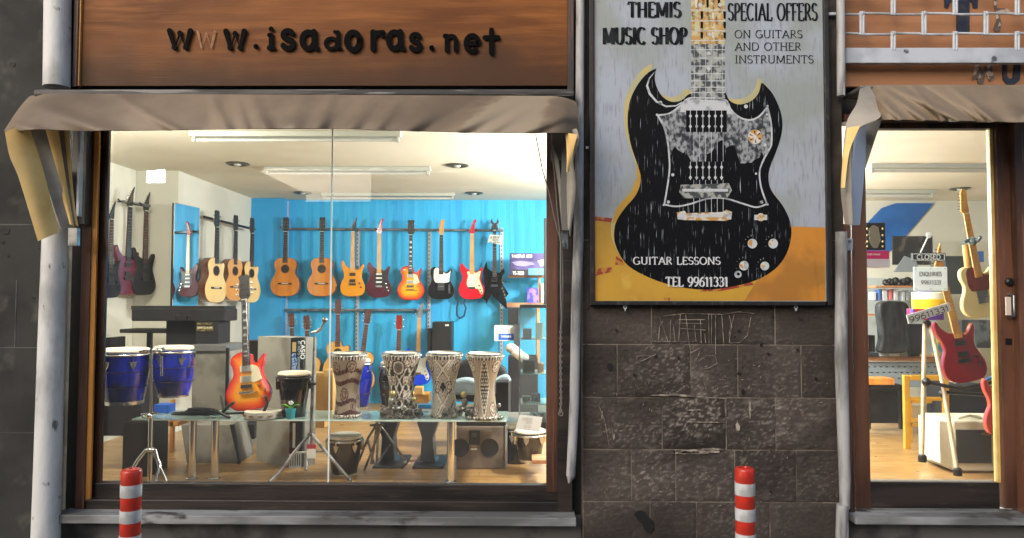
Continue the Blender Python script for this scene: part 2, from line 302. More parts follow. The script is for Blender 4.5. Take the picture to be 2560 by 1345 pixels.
# ================================================================ ground outside (out of the frame, lights the front)
m_asph = mat('asphalt', (.05, .05, .05), .85, c2=(.08, .08, .08), sc_=4, bump=.5)
m_pave = mat('paving', (.22, .21, .2), .8, c2=(.14, .135, .13), sc_=3, bump=.4)
MB().box(-60, 60, -60, 12, -.2, -.13).build('road', m_asph, kind='structure')
pv = MB(); pv.box(-40, 40, -1.7, .3, -.13, 0)
pv.build('pavement', m_pave, kind='structure')
MB().box(-40, 40, -1.83, -1.704, -.129, .004).build('kerb', m_plinth, kind='structure')
# house across the street: only its reflection in the panes is seen
hb = thing('house', 'plain rendered house across the street seen only as faint reflection', 'house', (0, -11, -.13))
part(MB().box(-14, -6.2, -17, -11, -.13, 4.5).box(-6.199, -3.1, -17, -11.1, -.13, 3.5).box(-3.099, 1.2, -17, -11, -.13, 4.1).box(1.201, 5.4, -17, -11.2, -.13, 3.4).box(5.401, 14, -17, -11, -.13, 4.2), 'wall', mat('far_render', '8c8678', .9, c2='776f62', sc_=1), hb)
m_lit = mat('lit_window', 'eaf2ff', .5, emit=15); m_shut = mat('shutter', '4b463e', .6)
for i, x in enumerate((-9.6, -5.2, -1.0, 3.4, 7.8)):
    f = part(MB().box(x - .75, x + .75, -11, -10.94, 1.6, 3.1), 'window', m_shut, hb)
    part(MB().box(x - .62, x - .03, -10.94, -10.93, 1.7, 3.0).box(x + .03, x + .62, -10.94, -10.93, 1.7, 3.0), 'pane', m_black, f)
f = part(MB().box(-7.82, -7.32, -11, -10.95, 3.82, 4.24), 'window', m_shut, hb); part(MB().box(-7.76, -7.59, -10.95, -10.94, 3.87, 4.19).box(-7.57, -7.38, -10.95, -10.94, 3.87, 4.19), 'pane', m_lit, f)

# ================================================================ building front
YF = 0.0
def X(u, d=4.0, v=747): return W(u, v, d).x
def Z(v, d=4.0, u=1280): return W(u, v, d).z
# stone wall to the left, pillar between window and door, wall right of the door
mb = MB(); mb.box(-9, X(128), 0, .32, -.13, 6.5)
for (u0, v0, u1, v1) in ((-200, 560, 120, 563), (-200, 868, 115, 870), (38, 700, 40, 868), (-200, 1080, 100, 1083)): mb.m = 3; bpx(u0, v0, u1, v1, 3.998, .01, mb)
for (u, v, r) in ((30, 160, 9), (112, 185, 5), (12, 578, 12), (6, 606, 5), (100, 620, 4), (84, 745, 4), (20, 640, 4)):
    mb.m = 2; c = W(u, v, 3.997); mb.prism([(c.x + r / 462 * cos(a) * random.uniform(.7, 1.3), c.z + r / 462 * .7 * sin(a) * random.uniform(.7, 1.3)) for a in [k * pi / 5 for k in range(10)]], c.y, c.y + .01)
mb.build('stone_wall', [m_stone2, m_mortar, m_black, m_plinth], label='dark grey rendered stone wall left of the shop window', cat='wall', smooth=None)
# pillar built of courses of blocks, each face a little different in height
mb = MB(); mb.cc = C('4d4741'); xl, xr = X(1456), X(2112); mb.box(xl, xr, .012, .32, -.13, 6.5)
courses = [(-900, 600, [1600, 1900]), (600, 860, [1628, 1936]), (860, 992, [1542, 1725, 1842, 2000]), (992, 1122, [1653, 1812, 1935]), (1122, 1252, [1576, 1686, 1832, 1985]), (1252, 1345, [1622, 1737, 1918]), (1345, 1700, [1590, 1800, 1960])]
rj = random.Random(3)
for v0, v1, js in courses:
    js = [1456] + js + [2112]
    for a, b2 in zip(js[:-1], js[1:]):
        y = -rj.uniform(0, .003); g_ = rj.uniform(.75, 1.3); vis = v0 >= 600; cb = C('443d38'); x0, x1 = X(a) + .0028, X(b2) - .0028; z0, z1 = Z(v1) + .0028, Z(v0) - .0028
        def fn(u_, v_, x0=x0, x1=x1, z0=z0, z1=z1, y=y):
            from mathutils import noise
            e = min(u_, 1 - u_) * (x1 - x0); e2 = min(v_, 1 - v_) * (z1 - z0); k = min(1, min(e, e2) / .012)
            px, pz = x0 + u_ * (x1 - x0), z0 + v_ * (z1 - z0)
            nn = noise.noise(Vector((px * 9, 3.1, pz * 16))) * .005 + noise.noise(Vector((px * 30, 1, pz * 55))) * .004 + noise.noise(Vector((px * 60, 2, pz * 100))) * .0025
            amp = max(.25, 1 - abs(pz - .78) * 1.3)
            return Vector((px, (y - .004 + nn * amp) if k >= 1 else y - .001 - .002 * k, pz))
        def cf(u_, v_, x0=x0, x1=x1, z0=z0, z1=z1, g_=g_):
            from mathutils import noise
            px, pz = x0 + u_ * (x1 - x0), z0 + v_ * (z1 - z0)
            r1 = 1 - abs(noise.noise(Vector((px * 22, 7.7, pz * 48)))) * 2; r2 = 1 - abs(noise.noise(Vector((px * 60, 2.2, pz * 95)))) * 2; big = noise.noise(Vector((px * 3.2, .4, pz * 5)))
            wgt = math.exp(-((pz - .80) / .33) ** 2) * math.exp(-((px - 1.02) / .48) ** 2)
            fl = max(0, noise.noise(Vector((px * 11, 9, pz * 20))) * 1.2 - .45) * wgt * 1.6 + max(0, r1 - .62) / .38 * max(0, r2 - .25) / .75 * (.06 + 1.35 * wgt * (.6 + 1.6 * big) + .5 * max(0, big)) ; k_ = g_ * (.82 + .45 * big + .25 * (noise.noise(Vector((px * 70, 5, pz * 70)))))
            return tuple(cb[i] * k_ * (1 - min(1, fl)) + (.27, .24, .205)[i] * min(1, fl) for i in range(3))
        sp_ = .0085 if vis else .05
        mb.m = 0; mb.grid(fn, max(6, int((x1 - x0) / sp_)), max(6, int((z1 - z0) / sp_)), 0, cf)
mb.m = 1; mb.box(xl + .002, xr - .002, .0012, .0118, -.1, 2.0)
for k in range(200):
    px_ = rj.gauss(1770, 170); pv = rj.choice((rj.gauss(1000, 40), rj.gauss(1090, 45), rj.gauss(1200, 45), rj.gauss(930, 40)))
    if not (1470 < px_ < 2095 and 790 < pv < 1340): continue
    a_ = rj.gauss(0, .5) if rj.random() < .7 else rj.uniform(1, 2); ln = rj.uniform(2, 11); mb.m = 2
    q_ = [W(px_ + ln * t_ * cos(a_) + rj.uniform(-.5, .5), pv + ln * t_ * sin(a_) + rj.uniform(-.5, .5), 3.9885) for t_ in (0, .4, .7, 1)]
    mb.tube(q_, [.0003, rj.uniform(.0008, .0022), rj.uniform(.0006, .0016), .0003], 4)
# chalky scratches
def scr(pts, r=1.1): mb.m = 2; q = [W(u, v, 3.986) for u, v in pts]; mb.tube(q, r / 462, 4)
cr = lambda x, y: (1440 + x / 2.2985, 760 + y / 2.2985)
for s_ in ([(480, 75), (530, 220)], [(475, 220), (480, 130), (500, 100)], [(540, 220), (545, 90)], [(590, 215), (600, 60)], [(630, 60), (655, 260)], [(590, 90), (740, 90)], [(590, 110), (730, 112)], [(600, 140), (745, 150)], [(440, 215), (680, 215)], [(680, 120), (690, 215)], [(715, 90), (720, 225)], [(762, 60), (765, 228)], [(780, 55), (778, 228)], [(803, 55), (802, 290)], [(838, 60), (850, 240)], [(880, 65), (895, 130), (880, 220)], [(910, 60), (880, 170), (885, 225), (940, 222), (985, 180), (1005, 75)], [(500, 70), (620, 55), (850, 60), (930, 45), (1025, 55)], [(560, 130), (570, 220)], [(740, 170), (745, 225)], [(660, 280), (720, 250), (700, 300)], [(700, 330), (750, 295), (800, 300), (812, 340), (770, 365), (725, 375), (720, 410)], [(735, 440), (748, 490)], [(350, 340), (350, 300), (460, 295)], [(370, 330), (460, 290)], [(480, 520), (870, 545)], [(130, 580), (165, 670), (190, 810)], [(210, 720), (215, 780)]):
    scr([cr(*p) for p in s_], rj.uniform(.45, .9))
for (x, y, w_, h_) in ((640, 855, 150, 12), (720, 850, 200, 16), (780, 835, 130, 10), (680, 610, 90, 8), (930, 710, 22, 55), (1000, 610, 12, 60), (860, 600, 9, 60), (750, 680, 180, 6), (560, 525, 220, 6), (150, 640, 6, 40), (220, 760, 8, 30), (640, 530, 80, 6)):
    c = W(*cr(x, y), 3.9875); mb.m = 2; mb.prism([(c.x + w_ / 2.3 / 462 / 2 * cos(a) * rj.uniform(.5, 1.2) * 1.1, c.z + h_ / 2.3 / 462 / 1.4 * sin(a) * rj.uniform(.4, 1.3)) for a in [k * pi / 9 for k in range(18)]], c.y, c.y + .012)
for (x, y, r) in ((195, 360, 16), (62, 235, 4), (230, 150, 6), (335, 408, 6), (460, 298, 8), (590, 308, 7), (648, 48, 5), (940, 155, 7), (1067, 235, 8), (1107, 287, 8), (1135, 75, 6), (1275, 262, 6), (1380, 430, 8), (960, 505, 12), (940, 400, 9), (475, 22, 6), (565, 850, 6), (1120, 1080, 6), (1293, 92, 6), (1465, 68, 5), (70, 20, 5), (60, 35, 4), (52, 60, 4), (75, 70, 3), (915, 190, 4)):
    c = W(*cr(x, y), 3.985); mb.m = 3; k_ = r / 2.3 / 462; mb.prism([(c.x + k_ * cos(a) * rj.uniform(.7, 1.2), c.z + k_ * sin(a) * rj.uniform(.8, 1.5)) for a in [k * pi / 5 for k in range(10)]], c.y, c.y + .012)
c = W(*cr(395, 1240), 3.986); mb.prism([(c.x + p[0] / 2.3 / 462, c.z - p[1] / 2.3 / 462) for p in ((-60, -30), (-30, -50), (0, -45), (10, -20), (45, 5), (50, 50), (30, 75), (0, 60), (-15, 20), (-40, 0))], c.y, c.y + .012)
mb.build('stone_pillar', [m_stone, m_mortar, mat('chalky_plaster', 'a89c8e', .9, c2='6b6259', sc_=25, lo=.4, hi=.6), m_black], label='sooty block pillar between shop window and door with scratched graffiti', cat='pillar', smooth=50)
mb = MB(); mb.box(X(2640), 9, 0, .32, -.13, 6.5).build('stone_wall', m_stone2, label='stone wall beyond the right edge of the door', cat='wall')
# lintel mass above both openings and base below the window
mb = MB(); mb.box(X(128) + .002, xl - .002, .14, .32, Z(285), 6.5); mb.box(xr + .002, X(2640) - .002, .14, .32, Z(278), 6.5)
mb.build('lintel_wall', m_stone2, label='upper building front above the window and door openings', cat='wall')
mb = MB(); mb.box(X(128) + .002, xl - .002, .06, .32, -.13, Z(1299)); mb.build('window_plinth', m_plinth, label='dirty stone base under the wide shop window', cat='base')
mb = MB(); mb.box(xr + .002, X(2640) - .002, .04, .32, -.13, Z(1306)); mb.build('door_plinth', m_plinth, label='dirty stone step base under the shop door', cat='base')
# marble sills
a = W(122, 1318, 3.9); b_ = W(1442, 1300, 3.9)
MB().box(a.x, b_.x, -.06, .2, Z(1316, 3.94), Z(1294, 3.94)).build('window_sill', m_marble, label='long grey marble sill under the shop window', cat='sill', bevel=.005)
MB().box(X(2116), X(2640), -.07, .2, Z(1307, 3.93), Z(1288, 3.93)).build('door_sill', m_marble, label='grey marble threshold under the shop door', cat='sill', bevel=.005)

# ---- vertical pipes
mb = MB(); mb.tube([W(145, -60, 3.94), W(142, 218, 3.94)], .066, 18).build('cover_strip', m_pole, label='pale grey pipe section beside the wooden web address board', cat='pipe', smooth=40)
pts = [W(139, 420, 3.94), W(137, 600, 3.94), W(128, 860, 3.94), W(119, 1180, 3.94), W(113, 1400, 3.94)]
mb = MB(); mb.tube(pts, [.061, .061, .063, .066, .07], 18)
mb.build('jamb_column', m_pole, label='chipped white rounded jamb column left of the big window below the awning', cat='column', smooth=40)
mb = MB(); mb.tube([W(1451, -60, 3.95), W(1449, 330, 3.95), W(1446, 600, 3.95), W(1440, 760, 3.95), W(1436, 1000, 3.94), W(1427, 1190, 3.93)], [.023, .023, .028, .026, .026, .024], 14)
mb.tube([W(1427, 1190, 3.93), W(1422, 1208, 3.93)], [.024, .004], 14)
mb.build('downpipe', m_pole2, label='narrow worn pipe broken off at the bottom right of the big window', cat='pipe', smooth=40)
mb = MB(); mb.tube([W(2101, -60, 3.94), W(2103, 240, 3.94)], .022, 14).build('downpipe', m_pole2, label='narrow pipe beside the roller grille right of the poster', cat='pipe', smooth=40)
mb = MB(); mb.tube([W(2103, 580, 3.95), W(2103, 900, 3.95), W(2112, 1200, 3.95), W(2112, 1270, 3.95)], [.03, .033, .03, .026], 14); mb.tube([W(2106, 1262, 3.93), W(2105, 1360, 3.93)], [.03, .034], 9)
mb.build('jamb_column', m_pole2, label='peeling grey jamb column left of the shop door', cat='column', smooth=40)

# ---- wooden board with the web address
t = thing('sign_board', 'varnished wooden board with black cut out web address letters', 'sign', W(815, 215, 3.99))
part(bpx(200, -70, 1418, 214, 3.99, .02), 'panel', m_sign, t)
part(bpx(184, -70, 194, 216, 3.965, .05), 'frame_batten', m_rwood, t)
part(bpx(194, -70, 201, 214, 3.975, .03), 'frame_bead', m_orwood, t)
part(bpx(1419, -70, 1434, 226, 3.965, .05), 'frame_batten', m_dwood, t)
m_let = mat('black_letters', '030303', .7, spec=.08); m_ghost = mat('glue_residue', 'a87c5e', .7, c2='8a5f43', sc_=30)
for ch, u0, u1, vt, vb in (('w', 418, 485, 75, 125), ('w', 488, 546, 75, 124), ('w', 559, 619, 76, 126), ('.', 628, 656, 60, 124), ('i', 668, 690, 66, 125), ('s', 701, 741, 76, 126), ('a', 748, 799, 78, 128), ('d', 807, 858, 77, 128), ('o', 860, 908, 80, 131), ('r', 920, 964, 79, 128), ('a', 964, 1014, 78, 128), ('s', 1021, 1057, 85, 130), ('.', 1066, 1096, 60, 128), ('n', 1106, 1151, 89, 131), ('e', 1156, 1206, 88, 136), ('t', 1206, 1252, 72, 136)):
    top = {'w': .75, 'i': 1, 's': .72, 'a': .72, 'd': .95, 'o': .7, 'r': .72, 'n': .72, 'e': .7, 't': 1.02, '.': 1}[ch]
    H = (vb - vt) / top; mb = MB(); ghost = (u0 == 488)
    pad = 0 if ch == '.' else 4
    if ghost: textpx(mb, ch, u0 + 4, vb - H + 2, u1 - 4, vb - 2, 3.982, wt=.07, lift=.001); textpx(mb, ch, u0 + 2, vb - H, u1 - 6, vb - 3, 3.982, wt=.05, lift=.003)
    else:
        for q in range(4): textpx(mb, ch, u0 + pad, vb - H + 3, u1 - pad, vb - 4, 3.983, wt=.2 if ch in 'ed' else .225 if ch != '.' else .2, rnd=True, lift=.002 + .0024 * q)
    part(mb, 'letter', m_ghost if ghost else m_let, t, label='missing letter leaving a pale glue outline' if ghost else None)

# ---- big window: frame, panes
m_glass = glassmat('window_glass', k=1.35)
t = thing('shop_window', 'wide shop window in dark wooden frame full of instruments', 'window', W(810, 1298, 4.1))
part(bpx(176, 300, 214, 1292, 4.07, .1), 'jamb', m_black, t)
part(bpx(200, 300, 222, 1298, 4.05, .03), 'jamb', m_rwood, t)
part(bpx(221, 315, 237, 1252, 4.06, .015), 'lit_jamb_lining', m_orwood, t)  # light from the shop put into the strip's orange colour
part(bpx(238, 315, 262, 1240, 4.1, .02), 'stile', m_dwood, t)
part(bpx(1367, 300, 1394, 1230, 4.08, .1), 'stile', m_rwood, t)
part(bpx(1394, 300, 1430, 1298, 4.05, .12), 'jamb', m_bwood, t)
part(bpx(1430, 300, 1456, 1298, 4.1, .12), 'jamb', m_black, t)
part(bpx(226, 1210, 1394, 1252, 4.09, .05), 'bottom_rail', m_bwood, t, bevel=.004)
part(bpx(214, 1252, 1400, 1299, 4.05, .14), 'lower_board', m_bwood, t, bevel=.004)
part(bpx(246, 296, 1394, 318, 4.06, .05), 'top_rail', m_dwood, t)
part(bpx(196, 300, 258, 1250, 4.115, .012), 'jamb_backing', m_black, t)
part(bpx(180, 296, 214, 560, 4.0, .05), 'grey_board', mat('grey_board', '4a4946', .6), t)
part(bpx(255, 312, 824, 1220, 4.13, .003), 'pane', m_glass, t)
part(bpx(828, 312, 1376, 1220, 4.13, .003), 'pane', m_glass, t)
part(bpx(824.3, 312, 827.7, 1213, 4.1292, .003), 'pane_joint', mat('pane_edge', 'dfeae6', .3), t)

# ---- door
t = thing('shop_door', 'brown wooden glazed shop door with closed sign behind the pane', 'door', W(2335, 1275, 4.0))
part(bpx(2112, 560, 2132, 1285, 4.02, .1), 'door_frame', m_rwood, t)
part(bpx(2548, 290, 2640, 1285, 4.0, .12), 'door_frame', m_rwood, t)
part(bpx(2112, 285, 2548, 303, 4.0, .12), 'door_frame', m_dwood, t)
part(bpx(2133, 304, 2170, 1272, 4.05, .06), 'stile', m_rwood, t, bevel=.003)
part(bpx(2500, 304, 2546, 1272, 4.05, .06), 'stile', m_rwood, t, bevel=.003)
part(bpx(2170.5, 304, 2499.5, 321, 4.053, .055), 'top_rail', m_dwood, t)
part(bpx(2170.5, 1206, 2499.5, 1272, 4.053, .055), 'bottom_rail', m_bwood, t, bevel=.003)
part(bpx(2484, 321, 2499.5, 1206, 4.075, .03), 'glass_bead', mat('lit_wood_bead', 'd8b873', .45, c2='c29e58', sc_=4), t)  # pale yellow stands for shop light falling on the bead
part(bpx(2170.5, 1202, 2484, 1205.8, 4.06, .03), 'glass_bead', mat('grey_bead', '9b978b', .5), t)
part(bpx(2170.5, 321, 2484, 1202, 4.085, .006), 'pane', m_glass, t)
mb = MB(); c = W(2522, 735, 4.05); c2_ = W(2523, 795, 4.05)
mb.tube([c, c + Vector((0, -.04, -.01)), c2_ + Vector((0, -.04, .01)), c2_], .008, 10); mb.m = 1; bpx(2516, 742, 2528, 788, 4.0, .01, mb)
h = part(mb, 'handle', [m_dchrome, mat('cream_grip', 'c9b9a9', .4)], t, smooth=40)
part(MB().lathe([(.022, 0), (.022, .012), (.014, .02), (.002, .02)], W(2522, 705, 4.05), 18, axis='y'), 'lock', m_bplas, t, smooth=40)
part(bpx(2515, 846, 2530, 862, 4.045, .01), 'keyhole_plate', m_bplas, t)
mb = MB(); bpx(2114, 596, 2132, 626, 4.0, .02, mb); mb.m = 1; mb.lathe([(.008, 0), (.006, .012)], W(2124, 603, 4.0), 10, axis='y')
mb.build('wall_bracket', [m_whitem, m_dchrome], label='small white bracket plate with screw left of the door', cat='bracket')

# ================================================================ poster board
t = thing('poster_board', 'large framed guitar shop poster with painted black double horned guitar', 'poster', W(1770, 762, 3.95))
PD = 3.955
m_pg = mat('poster_grey', '9ca4b1', .42, c2='8c9390', sc_=2.4, lo=.4, hi=.62, bump=.5, bsc=7, bst=(1, 1, .6), c3='858993', sc3=22, st3=(4, 1, .5), lo3=.5, hi3=.72)
m_por = mat('poster_orange', 'c0802c', .45, c2='a06d2a', sc_=4, bump=.1, c3='7e5523', sc3=5, st3=(3, 1, .6), lo3=.6, hi3=.8)
m_pye = mat('poster_yellow', 'bd9330', .45, c2='ad842b', sc_=3, c3='cda544', sc3=6, lo3=.6, hi3=.75)
m_pbl = mat('poster_black', '07090c', .6, spec=.15, c3='a4adb5', sc3=26, st3=(7, 1, .32), lo3=.62, hi3=.70)
m_pre = mat('poster_red', '8e3327', .5, c2='b07a2c', sc_=20, lo=.5, hi=.55)
m_halo = mat('poster_pale_yellow', 'b9a86a', .45, c2='a3a07e', sc_=6)
m_pw = mat('poster_white', 'b9bec2', .45, c2='8a8f93', sc_=18, lo=.5, hi=.65)
m_ppg = mat('poster_mottled', '92979a', .45, c2='2b2f33', sc_=55, st=(1, 1, .6), lo=.42, hi=.62, c3='15181b', sc3=14, lo3=.5, hi3=.62)
m_pgold = mat('poster_gold', 'b98b45', .45, c2='c9c6bd', sc_=25, lo=.45, hi=.55)
m_neck = mat('poster_neck', '989b96', .45, c2='3a3d40', sc_=22, st=(1, 1, 1), lo=.45, hi=.55)
m_neckt = mat('poster_neck_orange', 'b88d4c', .45, c2='6e5434', sc_=24, st=(2, 1, .6), lo=.5, hi=.6, c3='b9b48c', sc3=30, lo3=.46, hi3=.6)
m_pblp = mat('poster_plain_black', '07090b', .6, spec=.15)
PM = [m_pg, m_por, m_pye, m_pbl, m_pre, m_halo, m_pw, m_ppg, m_pgold, m_neck, m_neckt, m_pblp]
part(bpx(1485, -70, 2064, 753, PD, .02), 'panel', m_pg, t)
fr = MB(); bpx(1474, -70, 1484.5, 763, PD - .02, .06, fr); bpx(2064.5, -70, 2076, 763, PD - .02, .06, fr); bpx(1485, 753.5, 2064, 763, PD - .022, .062, fr)
part(fr, 'frame', mat('black_frame', '1a1817', .45, c2='3c3835', sc_=12, st=(2, 2, 1), lo=.55, hi=.7), t, bevel=.002)
part(bpx(1484.6, 0, 1487, 753, PD - .004, .004), 'edge_strip', mat('rust_edge', '7d4426', .6), t)
for u in (1563, 1990): part(MB().torus(W(u, 768, PD), .008, .003, 'y', 14, 6).torus(W(u, 774, PD), .007, .003, 'x', 14, 6), 'screw_eye', m_whitem, t)
LV = [0]
def paint(pts, mi, mb, lv):
    Q = [W(u, v, PD - .0003 * lv) for u, v in pts]; mb.m = mi
    if len(pts) > 30:
        P2 = [Vector((q.x, q.z)) for q in Q]; P2 = [p for i, p in enumerate(P2) if (p - P2[i - 1]).length > .0004]; n_ = len(P2)
        rs = geometry.delaunay_2d_cdt(P2, [(i, (i + 1) % n_) for i in range(n_)], [list(range(n_))], 1, 1e-6)
        mb.add([(p.x, CAM.y + PD - .0003 * lv, p.y) for p in rs[0]], [tuple(f) for f in rs[2]]); return
    mb.prism([(q.x, q.z) for q in Q], Q[0].y, Q[0].y + .0002)
def rect(u0, v0, u1, v1): return [(u0, v0), (u1, v0), (u1, v1), (u0, v1)]
def circ(u, v, r, n=20): return [(u + r * cos(2 * pi * k / n), v + r * sin(2 * pi * k / n)) for k in range(n)]
mb = MB()
paint([(1487, 545), (1640, 552), (1700, 752), (1487, 752)], 2, mb, 1)
paint([(1830, 752), (1890, 570), (1925, 564), (2063, 569), (2063, 752)], 1, mb, 1)
paint([(1680, 690), (1900, 690), (1860, 752), (1690, 752)], 2, mb, 1.5)
paint([(1487, 541), (1545, 547), (1541, 556), (1528, 556), (1487, 551)], 4, mb, 2)
paint([(1528, 552), (1546, 548), (1540, 590), (1532, 575)], 4, mb, 2.2)
paint([(1540, 640), (1556, 650), (1560, 664), (1538, 662)], 4, mb, 2); paint([(1487, 672), (1530, 668), (1530, 680), (1487, 690)], 4, mb, 2); paint([(1660, 744), (1675, 745), (1674, 752), (1660, 751)], 4, mb, 2); paint([(1757, 720), (1830, 717), (1880, 705), (1885, 712), (1800, 728), (1750, 729)], 4, mb, 2.4)
part(mb, 'painted_ground', PM, t)
SG = [(1641, 171), (1641, 171.5), (1637, 192), (1641, 215), (1655, 240), (1678, 254), (1703, 251), (1723, 235), (1740, 238), (1800, 238), (1812, 229), (1824, 251), (1847, 261), (1875, 254), (1895, 235), (1903, 209), (1906, 208), (1912, 212), (1932, 235), (1949, 271), (1956, 305), (1953, 339), (1940, 380), (1927, 413), (1921, 441), (1928, 475), (1958, 516), (1975, 554), (1978, 591), (1966, 635), (1938, 672), (1891, 700), (1828, 717), (1757, 724), (1679, 713), (1610, 688), (1563, 657), (1538, 610), (1536, 572), (1544, 547), (1563, 519), (1591, 485), (1602, 447), (1594, 413), (1579, 369), (1571, 330), (1569, 300), (1571, 271), (1579, 240), (1598, 206), (1621, 181)]
mb = MB(); sg = [(p.x, p.y) for p in crom(SG, 4)]
paint([(u - (9 if v < 350 else 8), v - 12) for u, v in sg], 5, mb, 3)
paint([(1590, 400), (1606, 440), (1592, 485), (1563, 519), (1545, 550), (1530, 560), (1541, 520), (1578, 478), (1592, 445)], 2, mb, 3.6)
paint(sg, 3, mb, 4.4)
PG = [(1644, 288), (1645, 288), (1675, 283), (1703, 262), (1722, 246), (1760, 244), (1812, 249), (1827, 274), (1850, 294), (1875, 300), (1898, 291), (1918, 268), (1918.5, 268), (1928, 311), (1929, 353), (1925, 370), (1910, 397), (1899, 429), (1903, 469), (1917, 509), (1917, 510), (1891, 518), (1860, 510), (1813, 496), (1772, 496), (1725, 510), (1691, 516), (1661, 511), (1661, 510), (1668, 469), (1674, 422), (1672, 379), (1669, 353), (1661, 319)]
pg = [(p.x, p.y) for p in crom(PG, 4)]; ccx, ccy = 1790, 390
pg_in = []
n = len(pg)
for i in range(n):
    tx, ty = pg[(i + 1) % n][0] - pg[i - 1][0], pg[(i + 1) % n][1] - pg[i - 1][1]; q = math.hypot(tx, ty) or 1; pg_in.append((pg[i][0] + ty / q * 2.6, pg[i][1] - tx / q * 2.6))
paint(pg, 3, mb, 6)
for i in range(n):
    (ax, ay), (bx_, by) = pg[i], pg[(i + 1) % n]; q = math.hypot(bx_ - ax, by - ay) or 1; nx_, ny_ = -(by - ay) / q * 2, (bx_ - ax) / q * 2; ex_, ey_ = (bx_ - ax) / q, (by - ay) / q
    paint([(ax + nx_ - ex_, ay + ny_ - ey_), (bx_ + nx_ + ex_, by + ny_ + ey_), (bx_ - nx_ + ex_, by - ny_ + ey_), (ax - nx_ - ex_, ay - ny_ - ey_)], 6, mb, 7.1 + .25 * (i % 3))
# grey upper part of the guard with a ragged lower edge
up = [p for p in pg_in if p[1] < 395]
i0 = max(range(n), key=lambda i: 0 if pg_in[i][1] > 400 or pg_in[i][0] < 1800 else pg_in[i][1]); 
rt = [p for p in pg_in if p[1] < 400 and p[0] > 1790]; lf = [p for p in pg_in if p[1] < 400 and p[0] <= 1790]
rt.sort(key=lambda p: pg_in.index(p)); lf.sort(key=lambda p: pg_in.index(p))
lf_a = [p for p in lf if pg_in.index(p) < n // 2]; lf_b = [p for p in lf if pg_in.index(p) >= n // 2]
rag = [(1905 - 9 * k + rj.uniform(-3, 3), 385 + 28 * sin(k * .45) + rj.uniform(-14, 14)) for k in range(25)]
paint(lf_a + rt + rag + lf_b, 7, mb, 6.8)
paint([(1703, 264), (1722, 248), (1812, 251), (1827, 276), (1835, 285), (1700, 280)], 6, mb, 7.4)
paint(rect(1728, -70, 1812, 110), 10, mb, 7.6); paint(rect(1728, 110, 1812, 245), 9, mb, 7.6)
for v in (-8, 24, 51, 76, 100, 123, 144, 164, 183, 201, 217, 230, 243): paint(rect(1727, v, 1813, v + 2.2), 6, mb, 8.6)
for k in range(6):
    u = 1735 + k * 14.2; paint(rect(u, 110, u + 1.3, 280), 6, mb, 9.4); paint(rect(u + (k - 2.5) * .5, 330, u + 1.3 + (k - 2.5) * .5, 530), 6, mb, 9.4)
    for a, b2 in ((-5, 20), (28, 48), (54, 72), (80, 97)): 
        if (k + a) % 2: paint([(u + 2, a), (u + 9, a + 1), (u + 8, b2), (u + 3, b2 - 2)], 11 if k % 3 else 8, mb, 8.2)
for (u, v) in ((1750, 12), (1800, 12), (1772, 86), (1772, 134), (1772, 172)): paint(circ(u, v, 5, 10), 6, mb, 9)
for v0, v1 in ((276, 330), (404, 450)):
    paint(rect(1715, v0, 1817, v1), 11, mb, 9.6)
    for k in range(6):
        u = 1726 + k * 15.6; paint(rect(u - .8, v0, u + .8, v1), 6, mb, 10.4)
        for vv in (v0 + 14, v0 + 40): paint([(u, vv - 6), (u + 4, vv), (u, vv + 6), (u - 4, vv)], 6, mb, 11)
paint([(1702, 462), (1822, 458), (1830, 476), (1818, 494), (1710, 496), (1698, 480)], 9, mb, 10); paint(rect(1706, 472, 1820, 479), 6, mb, 11)
paint([(1692, 531), (1712, 527), (1716, 533), (1808, 530), (1815, 524), (1830, 530), (1828, 548), (1812, 552), (1712, 550), (1694, 548)], 8, mb, 10); paint([(1716, 536), (1806, 534), (1806, 543), (1716, 543)], 6, mb, 11)
paint(circ(1703, 540, 9), 6, mb, 11.6); paint(circ(1819, 538, 9), 6, mb, 11.6)
for (u, v, r) in ((1881, 609, 12), (1933, 609, 12), (1860, 664, 12), (1912, 665, 11)):
    paint(circ(u, v, r), 6, mb, 11); paint([(u - r, v), (u - r * .6, v - r * .7), (u, v - r * .9), (u, v), (u - 2, v + r * .6)], 8, mb, 11.8)
    for a in range(5): q = R(200 - a * 25); paint([(u + cos(q) * (r + 5), v - sin(q) * (r + 5)), (u + cos(q) * (r + 10), v - sin(q) * (r + 10)), (u + cos(q) * (r + 10) + 1.5, v - sin(q) * (r + 10))], 6, mb, 11)
paint(circ(1845, 686, 9), 6, mb, 11); paint(circ(1846, 685, 4), 11, mb, 11.8)
paint(rect(1886, 537, 1918, 550), 6, mb, 11); paint(circ(1902, 543, 10), 8, mb, 11.8)
paint(circ(1888, 342, 18), 8, mb, 11); 
for a in range(6): q = a * pi / 3 + .3; paint([(1888 + cos(q) * 4, 342 + sin(q) * 4), (1888 + cos(q) * 15, 342 + sin(q) * 15), (1888 + cos(q + .25) * 15, 342 + sin(q + .25) * 15)], 11, mb, 11.8)
for (u, v, r) in ((1651, 257, 5), (1865, 266, 5), (1809, 259, 3), (1917, 286, 3), (1913, 362, 4), (1682, 437, 4), (1671, 505, 4), (1904, 505, 4), (1890, 434, 3)): paint(circ(u, v, r, 10), 6, mb, 11)
hl = [(1640, 176), (1622, 195), (1615, 215), (1622, 236), (1640, 256), (1665, 268), (1690, 266), (1708, 256), (1705, 254), (1690, 263), (1665, 264), (1643, 252), (1627, 233), (1620, 213), (1625, 196)]
paint(hl, 6, mb, 11)
part(mb, 'painted_guitar', PM, t)
m_ink = mat('poster_ink', '0a0e11', .7, spec=.15, c2='22282b', sc_=14); LT = PD - .0042
